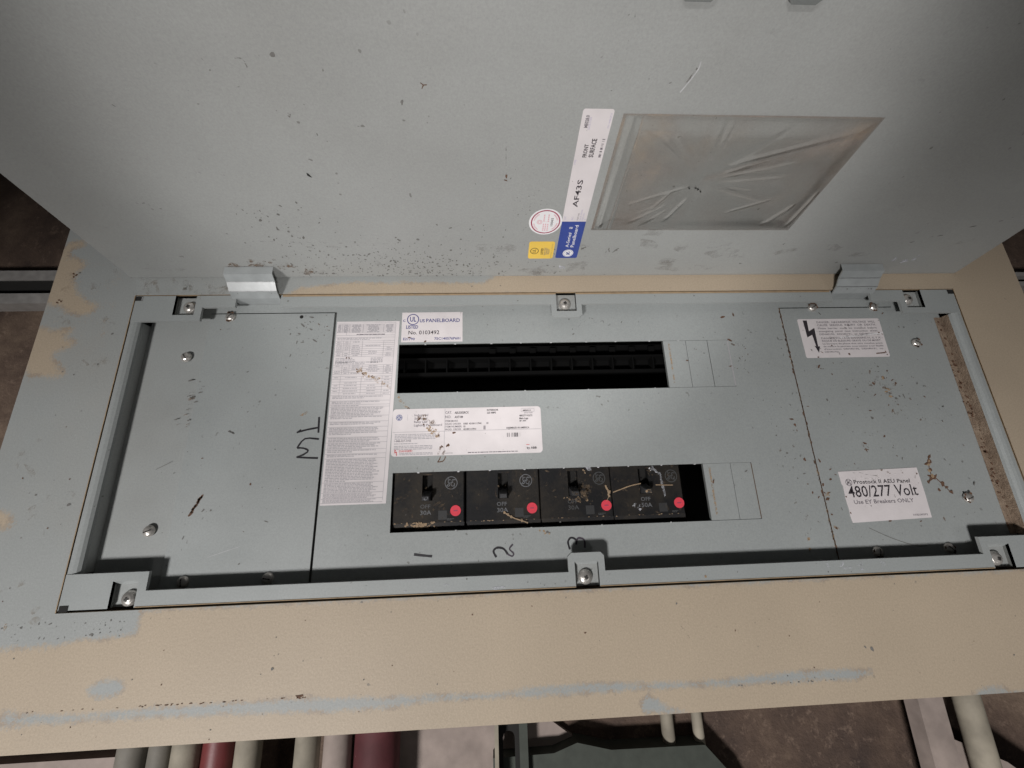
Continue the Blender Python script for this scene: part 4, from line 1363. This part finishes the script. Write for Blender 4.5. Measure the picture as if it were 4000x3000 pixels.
# clear document pouch: a bulging, wrinkled film
pb = MB(fr_door)
NX, NY = 210, 130
px0, px1, py0, py1 = 0.0165, 0.2335, 0.0755, 0.1945
gu, gv = np.meshgrid(np.linspace(0, 1, NX + 1), np.linspace(0, 1, NY + 1))
asp = (px1 - px0) / (py1 - py0)
edge = np.minimum(np.minimum(gu, 1 - gu) * asp, np.minimum(gv, 1 - gv))
k_ = np.clip(edge / 0.16, 0, 1)
k_ = k_ * k_ * (3 - 2 * k_)
cu_, cv_ = 0.42, 0.50
rr_ = np.hypot((gu - cu_) * asp, gv - cv_)
ang = np.arctan2(gv - cv_, (gu - cu_) * asp)
hgt = 0.0007 + 0.0022 * k_ - 0.0012 * np.exp(-(rr_ / 0.12) ** 2)
rs = np.random.RandomState(5)


def ridge(h, u0, v0, u1, v1, wd, amp):
    """one sharp crease in the film between two points, fading at its ends"""
    ax, ay = u0 * asp, v0
    ex, ey = (u1 - u0) * asp, v1 - v0
    L2 = ex * ex + ey * ey
    t = ((gu * asp - ax) * ex + (gv - ay) * ey) / L2
    d = np.abs((gu * asp - ax) * ey - (gv - ay) * ex) / math.sqrt(L2)
    fade = np.clip(t * 4, 0, 1) * np.clip((1 - t) * 4, 0, 1)
    return h + amp * np.exp(-(d / wd) ** 2) * fade


for q_ in range(30):     # creases fanning out from the pressed-in middle
    a_ = rs.uniform(0, 2 * math.pi)
    r0_, r1_ = rs.uniform(0.06, 0.3), rs.uniform(0.4, 0.85)
    hgt = ridge(hgt, cu_ + r0_ * math.cos(a_) / asp, cv_ + r0_ * math.sin(a_), cu_ + r1_ * math.cos(a_) / asp, cv_ + r1_ * math.sin(a_) * 0.75,
                rs.uniform(0.006, 0.020), rs.uniform(-0.0006, 0.0009) * k_)
for (a, c, d_, e_, wd, am) in ((0.25, 0.24, 0.31, 0.42, 0.012, 0.0012), (0.83, 0.06, 0.92, 0.30, 0.014, 0.0014), (0.965, 0.03, 0.985, 0.42, 0.012, 0.0014),
                               (0.45, 0.62, 0.97, 0.93, 0.020, 0.0008), (0.6, 0.2, 0.8, 0.35, 0.012, 0.0006), (0.15, 0.9, 0.35, 0.6, 0.015, 0.0006)):
    hgt = ridge(hgt, a, c, d_, e_, wd, am * 1.7)
hgt = hgt + 0.0012 * np.exp(-((gu - 0.035) / 0.010) ** 2) * np.clip(gv * 14, 0, 1) * np.clip((1 - gv) * 14, 0, 1)
hgt = np.maximum(hgt, 0.0004)
D_ = 0.22 + 0.62 * np.exp(-((gu - 0.15) / 0.11) ** 2) * np.where(gv < 0.9, 1, 0.5)
wedge = np.abs((gv - 0.52) - (gu - 0.42) * 0.62)
D_ += 0.75 * np.exp(-(wedge / (0.03 + 0.13 * np.clip(gu - 0.42, 0, 1))) ** 2) * (gu > 0.42)
D_ += 0.30 * np.clip((gu - 0.72) / 0.2, 0, 1)
D_ += 0.45 * np.exp(-(((gu - 0.36) / 0.07) ** 2 + ((gv - 0.72) / 0.14) ** 2))
D_ -= 0.20 * np.exp(-(rr_ / 0.28) ** 2)
D_ += 0.10 * np.sin(ang * 11 + 2 * np.sin(3 * ang)) * np.clip(rr_ * 3, 0, 1)
D_ = np.where(gu < 0.078 + 0.018 * (1 - gv) ** 2, 0.05, D_)
D_ = np.where((gv > 0.985) | (gu < 0.010), 1.2, D_)
D_ = np.where((gv < 0.010) | (gu > 0.995), 0.6, D_)
D_ = np.where((gu > 0.072) & (gu < 0.080), 1.1, D_)
dustv = list(np.clip(D_, 0, 1.4).ravel())
vs = [(px0 + (px1 - px0) * a, py0 + (py1 - py0) * c, h) for a, c, h in zip(gu.ravel(), gv.ravel(), hgt.ravel())]
fs = []
for j in range(NY):
    for i in range(NX):
        k = j * (NX + 1) + i
        fs.append((k, k + 1, k + NX + 2, k + NX + 1))
pb.raw(vs, fs, pouch_m)
for (x, y) in ((0.0985, 0.1290), (0.1045, 0.1292), (0.1075, 0.1278), (0.1110, 0.1255)):
    pb.blob(x, y, 0.0009, 0.0034, hole_m, 8)
pb.attr = {'dust': dustv + [0.9] * (len(pb.v) - len(dustv))}
pb.build('document_pouch', DOOR, smooth=True)

# ------------------------------------------------------------------ breakers
ZB = -0.0180


def fr_b(u, v, w=0.0):
    return (u, v, ZB + w)


spans = [(-0.2002, -0.1237), (-0.1215, -0.0420), (-0.0410, 0.0378), (0.0386, 0.1176)]
BL = ['black 30 amp breaker at the left end with pale mud along its lower edge',
      'black 30 amp breaker second from left, twig of dry mud at its base',
      'black 30 amp breaker third from left with a dusty brown switch',
      'black 50 amp breaker at the right end streaked with white paint']


def breaker(i, x0, x1):
    root = empty('circuit_breaker', ((x0 + x1) / 2, -0.075, -0.06), BL[i], 'circuit breaker', 'circuit breakers in the lower window')
    c = MB(fr_b)
    ch = 0.0009
    sx0, sx1 = (x0 + x1) / 2 - 0.0068, (x0 + x1) / 2 + 0.0045   # toggle slot
    sx0 = x0 + 0.0312 if i != 1 else x0 + 0.0345
    sx1 = sx0 + 0.0112
    sy0, sy1 = -0.0748, -0.0478
    yt, yb_ = -0.0385, -0.0973
    # face around the slot
    for (a, b0, d_, e_) in ((x0 + ch, yb_, sx0, yt), (sx1, yb_, x1 - ch, yt), (sx0, yb_, sx1, sy0), (sx0, sy1, sx1, yt)):
        c.rect(a, b0, d_, e_, 0, black_pl)
    # slot walls and floor
    for (p, q) in (((sx0, sy0), (sx1, sy0)), ((sx1, sy0), (sx1, sy1)), ((sx1, sy1), (sx0, sy1)), ((sx0, sy1), (sx0, sy0))):
        c.face([(*p, -0.008), (*q, -0.008), (*q, 0), (*p, 0)], black_pl)
    c.rect(sx0, sy0, sx1, sy1, -0.008, hole_m)
    # chamfers, sides
    for s2, xe in ((-1, x0), (1, x1)):
        xi = xe - s2 * ch
        c.face([(xi, yb_, 0), (xi, yt, 0), (xe, yt, -ch), (xe, yb_, -ch)], black_pl)
        c.face([(xe, yb_ - 0.02, -ch), (xe, yt, -ch), (xe, yt, -0.045), (xe, yb_ - 0.02, -0.045)], black_pl)
    # sloped shoulder and terminal end
    c.face([(x0, yb_, -ch * 0.5), (x1, yb_, -ch * 0.5), (x1, -0.1045, -0.0042), (x0, -0.1045, -0.0042)], black_pl)
    c.face([(x0, -0.1045, -0.0042), (x1, -0.1045, -0.0042), (x1, -0.1045, -0.045), (x0, -0.1045, -0.045)], black_deep)
    c.face([(x0, yt, -ch), (x1, yt, -ch), (x1, yt, -0.045), (x0, yt, -0.045)], black_deep)
    # raised lips of the slot
    c.rect(sx0 - 0.0012, sy1, sx1 + 0.0012, sy1 + 0.0010, 0.0001, film_breaker)
    # print
    lx = x0 + 0.0633 if i != 1 else x0 + 0.0652
    lx = (-0.1379, -0.0563, 0.0252, 0.1069)[i]
    monogram(c, lx, -0.0568, 0.0069, 0.0001, ink_brk if i < 2 else MATS['breaker_print_worn'], 0.095)
    tx = (sx0 + sx1) / 2 - 0.0018 + (0.0015 if i == 3 else 0)
    pm = ink_brk if i in (0, 1, 3) else MATS['breaker_print_worn']
    c.text('OFF', tx, -0.0825, 0.0040, 0.0001, MATS['breaker_print_worn'] if i == 2 else MATS['breaker_print_dim'] if i == 0 else pm, 0.0108, align='CENTER', bold=0.008)
    if i != 2:
        c.text('50A' if i == 3 else '30A', tx + 0.0006, -0.0890, 0.0044, 0.0001, pm, 0.0118, align='CENTER', bold=0.010)
    else:
        c.text('30A', tx + 0.0006, -0.0890, 0.0044, 0.0001, pm, 0.0118, align='CENTER')
    qx = tx + 0.0185
    c.rect(qx - 0.0046, -0.0945, qx + 0.0046, -0.0853, 0.0001, MATS['print_patch'])
    tiny_lines(c, lx - 0.004, lx + 0.005, -0.0935, 2, 0.0012, 0.0007, 0.0001, MATS['breaker_print_worn'])
    # dust
    for _ in range(46):
        c.blob(U(x0 + 0.003, x1 - 0.003), U(-0.096, -0.045), U(0.0004, 0.0016), 0.00012, film_breaker, 8, U(1, 2.2))
    for _ in range(30):
        c.blob(U(x0 + 0.001, x1 - 0.001), yb_ + U(-0.0004, 0.0006), U(0.0003, 0.0008), 0.0002, film_breaker if random.random() < .7 else mud, 6, 1.6, 0)
    if i == 0:
        for _ in range(110):
            x = random.gauss(x0 + 0.029, 0.0085)
            if x0 + 0.012 < x < x0 + 0.052:
                v = random.random()
                c.blob(x, yb_ - 0.0062 * v + 0.0006, U(0.0005, 0.0013), -0.0042 * v * 0.98 + 0.0006, mud if random.random() < .75 else film_tan, 7)
        for p in ((-0.194, -0.071), (-0.190, -0.0695), (-0.186, -0.0700), (-0.196, -0.075), (-0.19, -0.080), (-0.187, -0.084), (-0.148, -0.080), (-0.152, -0.078)):
            c.blob(*p, U(0.0012, 0.0026), 0.00014, film_breaker, 9, 1.7, 0.5)
    if i == 1:
        twig = [(-0.0805, -0.0895), (-0.0770, -0.0920), (-0.0735, -0.0940), (-0.0690, -0.0962), (-0.0620, -0.0985), (-0.0560, -0.1010)]
        c.stroke(cs(twig, 3), 0.0012, 0.0009, mud)
        for p in (twig[0], twig[1], twig[2], twig[4]):
            c.blob(*p, 0.0013, 0.0010, mud, 8)
    if i == 2:
        for _ in range(70):
            c.blob(random.gauss(0.0088, 0.0028), random.gauss(-0.070, 0.0045), U(0.0006, 0.0020), 0.00014 + U(0, .0001), film_breaker, 8)
        for _ in range(30):
            c.blob(random.gauss(0.000, 0.006), random.gauss(-0.0785, 0.0018), U(0.0005, 0.0014), 0.00014, film_tan, 8)
        for p in ((0.0095, -0.0485), (0.0100, -0.0505), (0.0082, -0.0475)):
            c.blob(*p, 0.0008, 0.0002, mud, 7)
        c.stroke(cs([(0.0315, -0.0645), (0.0325, -0.0680), (0.0350, -0.0715)], 3), 0.0018, 0.0010, mud)
        c.stroke(cs([(0.0350, -0.0715), (0.0338, -0.0750), (0.0355, -0.0768)], 3), 0.0018, 0.0011, mud)
        c.blob(0.035, -0.0722, 0.0018, 0.0012, mud, 9)
        c.stroke([(0.0345, -0.076), (0.0312, -0.0815)], 0.0006, 0.0010, mud)
        c.blob(0.014, -0.0455, 0.003, 0.00014, film_white, 9, 1.4)
    if i == 3:
        c.stroke(cs([(0.0392, -0.0725), (0.050, -0.0690), (0.060, -0.0660), (0.0715, -0.0640)], 3), 0.0011, 0.0008, mud)
        c.stroke([(0.0880, -0.0660), (0.098, -0.0665), (0.1075, -0.0668)], 0.0009, 0.0006, mud)
        for k in range(14):
            c.blob(0.0945 + 0.0002 * k + U(-.0006, .0006), -0.0540 - k * 0.0017, U(0.0010, 0.0020), 0.00016, film_white, 9, 1.5, 1.57)
        for k in range(8):
            c.blob(0.0893 + U(-.003, .004), -0.046 - k * 0.0012, U(0.0008, 0.0018), 0.00015, film_white, 8)
        c.blob(0.0838, -0.0478, 0.0012, 0.0003, white_scuff, 7)
        c.blob(0.0845, -0.0500, 0.0008, 0.0003, white_scuff, 7)
        smudge(c, [(0.062, -0.0865), (0.066, -0.0890), (0.0685, -0.0925)], 0.0006, 0.0016, film_white, 0.00015, 3, 0.002)
    case = c.build('case', root)
    # toggle
    t = MB(fr_b)
    hx0, hx1 = sx0 + 0.0010, sx1 - 0.0010
    hy0, hy1 = -0.0730, -0.0672
    tilt = -0.0015
    hz = 0.0115
    A = [(hx0, hy0 - .0015), (hx1, hy0 - .0015), (hx1, hy1 + 0.003), (hx0, hy1 + 0.003)]
    B = [(hx0 + 0.0006, hy0 + tilt), (hx1 - 0.0006, hy0 + tilt), (hx1 - 0.0006, hy1 + tilt - 0.001), (hx0 + 0.0006, hy1 + tilt - 0.001)]
    lo, hi = [(x, y, -0.006) for x, y in A], [(x, y, hz - 0.001) for x, y in B]
    top = [(x + (0.0008 if k in (0, 3) else -0.0008), y + (0.0008 if k < 2 else -0.0008), hz) for k, (x, y) in enumerate(B)]
    for k in range(4):
        j = (k + 1) % 4
        t.face([lo[k], lo[j], hi[j], hi[k]], toggle_pl)
        t.face([hi[k], hi[j], top[j], top[k]], toggle_pl)
    t.face(top, toggle_pl)
    if i == 0:
        for _ in range(8):
            t.blob(U(hx0 + .002, hx1 - .002), hy0 + tilt + U(0.001, 0.003), 0.0012, hz + 0.0001, film_white, 8)
    if i in (2, 3):
        for _ in range(14):
            t.blob(U(hx0 + .001, hx1 - .001), hy0 + tilt + U(0.0005, 0.0035), 0.0010, hz + 0.0001, film_tan if i == 3 else film_breaker, 8)
    if i == 3:
        t.blob(hx0 + 0.0022, hy0 + tilt + 0.002, 0.0016, hz + 0.0002, mud, 8)
    t.build('toggle', root)
    r = MB(fr_b)
    bx_ = (-0.1329, -0.0507, 0.0307, 0.1119)[i]
    by_ = -0.0858
    n = 24
    rr = 0.0056
    ring0 = [(bx_ + rr * math.cos(2 * math.pi * k / n), by_ + rr * math.sin(2 * math.pi * k / n), 0.0) for k in range(n)]
    ring1 = [(bx_ + rr * math.cos(2 * math.pi * k / n), by_ + rr * math.sin(2 * math.pi * k / n), 0.0005) for k in range(n)]
    r.face(ring1, red_m)
    for k in range(n):
        j = (k + 1) % n
        r.face([ring0[k], ring0[j], ring1[j], ring1[k]], red_m)
    r.rect(bx_ - 0.0022, by_ - 0.0006, bx_ + 0.0022, by_ + 0.0006, 0.0006, ink_maroon)
    r.build('test_button', root)
    return root


for i, (xa, xb) in enumerate(spans):
    breaker(i, xa, xb)


# ------------------------------------------------------------------ things around the panel, against the wall
def channel(x0, x1, y0, y1, z, name, label, cat, group=None):
    """slotted steel channel lying along x, open side towards the viewer"""
    c = MB()
    hgt = y1 - y0
    lip = hgt * 0.30
    for (a, b0) in ((y0, y0 + lip), (y1 - lip, y1)):
        c.box(x0, a, z - 0.002, x1, b0, z, channel_m)
    c.box(x0, y0, z - 0.03, x1, y0 + 0.003, z - 0.002, channel_m)
    c.box(x0, y1 - 0.003, z - 0.03, x1, y1, z - 0.002, channel_m)
    c.rect(x0, y0, x1, y1, z - 0.03, hole_m)
    base = (x0, y0, z)
    return c.build(name, label=label, cat=cat, group=group, base=base)


channel(-1.25, -0.60, 0.280, 0.345, -0.235, 'strut_channel', 'galvanised strut channel jutting out at the left of the panel', 'strut channel', 'strut channels on the wall')
channel(0.60, 1.30, 0.300, 0.330, -0.235, 'strut_channel', 'dark strut channel at the right of the panel beside the door', 'strut channel', 'strut channels on the wall')


def pipe(x, y0, y1, z, r, m, label, name='conduit', cat='conduit', group='conduits below the panel', x2=None, band=None):
    x2 = x if x2 is None else x2
    p = MB()
    n = 20
    vs, fs = [], []
    segs = [(0, r), (1, r)]
    for t, rr in segs:
        xc, yc = x + (x2 - x) * t, y0 + (y1 - y0) * t
        for k in range(n):
            a = 2 * math.pi * k / n
            vs.append((xc + rr * math.cos(a), yc, z + rr * math.sin(a)))
    for j in range(len(segs) - 1):
        for k in range(n):
            k2 = (k + 1) % n
            fs.append((j * n + k, j * n + k2, (j + 1) * n + k2, (j + 1) * n + k))
    p.raw(vs, fs, m)
    # coupling collar
    vs, fs = [], []
    for (yy, rr) in ((y0 - 0.33, r), (y0 - 0.33, r * 1.22), (y0 - 0.39, r * 1.22), (y0 - 0.39, r)):
        xc = x + (x2 - x) * (yy - y0) / (y1 - y0)
        for k in range(n):
            a = 2 * math.pi * k / n
            vs.append((xc + rr * math.cos(a), yy, z + rr * math.sin(a)))
    for j in range(3):
        for k in range(n):
            k2 = (k + 1) % n
            fs.append((j * n + k, j * n + k2, (j + 1) * n + k2, (j + 1) * n + k))
    p.raw(vs, fs, m)
    return p.build(name, label=label, cat=cat, group=group, base=(x, y0, z), smooth=True)


zc = -0.235
pipe(-0.578, -0.20, -1.6, zc, 0.018, grey_pipe, 'leftmost grey conduit under the panel, half in shade')
pipe(-0.542, -0.20, -1.6, zc, 0.0145, grey_pipe, 'second grey conduit from the left, thinner than its neighbours')
pipe(-0.509, -0.20, -1.6, zc, 0.0175, pale_pipe, 'cream conduit just left of the bright red pipe')
pipe(-0.4665, -0.20, -1.6, zc, 0.0200, red_pipe_m, 'bright red pipe between two cream conduits', 'red_pipe', 'pipe', 'red pipes below the panel')
pipe(-0.4285, -0.20, -1.6, zc, 0.0165, pale_pipe, 'cream conduit just right of the bright red pipe')
pipe(-0.351, -0.20, -1.6, zc, 0.0160, pale_pipe, 'cream conduit standing right of the dark gap')
pipe(-0.262, -0.20, -1.6, zc - 0.02, 0.031, red_dull, 'wide dull red pipe next to the pale board', 'red_pipe', 'pipe', 'red pipes below the panel')
pipe(-0.314, -0.20, -1.6, zc - 0.01, 0.0185, pale_board, 'dusty pinkish pipe just left of the wide dull red pipe')
pipe(0.166, -0.20, -1.6, zc - 0.051, 0.0095, pale_pipe, 'thin conduit dropping behind the green box, left of a pair')
pipe(0.213, -0.20, -1.6, zc - 0.051, 0.0080, pale_pipe, 'thin conduit dropping behind the green box, right of a pair')
pipe(0.602, -0.20, -1.6, zc, 0.0165, pale_pipe, 'cream conduit at the far right under the panel')

# pale pink wall behind the pipes as a board; slanted cut follows a shadow edge
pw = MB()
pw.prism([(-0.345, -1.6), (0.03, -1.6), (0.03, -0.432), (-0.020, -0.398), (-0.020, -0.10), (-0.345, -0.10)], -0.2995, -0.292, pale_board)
pw.build('wall_board', label='pale pinkish board behind the red pipe, cut slantwise along a shadow edge', cat='board', base=(0.03, -0.3, -0.297))
pw = MB()
pw.prism([(-0.95, -1.6), (-0.63, -1.6), (-0.60, -0.405), (-0.95, -0.405)], -0.297, -0.27, pale_board)
pw.build('wall_board', label='pale board low at the left edge beside the grey conduits', cat='board', base=(-0.62, -0.5, -0.297))

# square post and rusty plate at lower right
pw = MB()
pw.box(0.523, -1.6, zc - 0.02, 0.562, -0.18, zc + 0.004, pale_board)
pw.box(0.562, -1.6, zc - 0.02, 0.566, -0.18, zc - 0.012, pale_board)
pw.build('square_post', label='square dusty pale post beside the far right conduit', cat='post', base=(0.55, -0.3, zc))
pw = MB()
pw.prism([(0.575, -1.6), (0.80, -1.6), (0.80, -0.58), (0.66, -0.475), (0.58, -0.44)], zc - 0.03, zc - 0.022, pale_board)
pw.build('gusset_plate', label='dusty plate between the square post and the far right conduit', cat='plate', base=(0.6, -0.5, zc))

# slotted strut standing on the grey-green box
sp = MB()
zs = -0.238
sp.box(-0.0975, -1.0, zs - 0.03, -0.092, -0.15, zs, pale_pipe)
n = 14
slot = [(-0.0770 + 0.0085 * math.cos(math.pi * k / n), -0.408 + 0.0085 * math.sin(math.pi * k / n)) for k in range(n + 1)]
sp.box(-0.092, -1.0, zs - 0.028, -0.0855, -0.15, zs - 0.024, hole_m)
sp.box(-0.0685, -1.0, zs - 0.028, -0.062, -0.15, zs - 0.024, hole_m)
sp.face([(-0.0855, -0.15, zs - 0.024), (-0.0855, -0.408, zs - 0.024)] + [(a, c, zs - 0.024) for a, c in reversed(slot)][0:] + [(-0.0685, -0.408, zs - 0.024), (-0.0685, -0.15, zs - 0.024)], hole_m)
sp.box(-0.062, -1.0, zs - 0.03, -0.050, -0.15, zs - 0.02, green_box_m)
sp.build('slotted_strut', label='dark slotted strut rising from the grey-green box', cat='strut channel', base=(-0.075, -0.42, zs))
gb = MB()
zg0, zg1 = -0.298, -0.272
gp = [(-0.1000, -0.425), (-0.1000, -1.2), (0.55, -1.2), (0.245, -0.470), (0.205, -0.426), (0.068, -0.4245), (0.020, -0.4135), (-0.014, -0.424)]
gp = [(-0.0913 + (x + 0.0913) * 1.032, -0.074 + (y + 0.074) * 1.032) for x, y in gp]
gb.prism(gp, zg0, zg1, green_box_m)
gb.box(-0.08, -0.9, zg1, 0.20, -0.56, zg1 + 0.012, green_box_m)
gb.build('disconnect_box', label='dark grey-green metal box below the panel', cat='metal box', base=(0.05, -0.6, zg0))

# tidy the helper property
for o in bpy.data.objects:
    if '_org' in o:
        del o['_org']
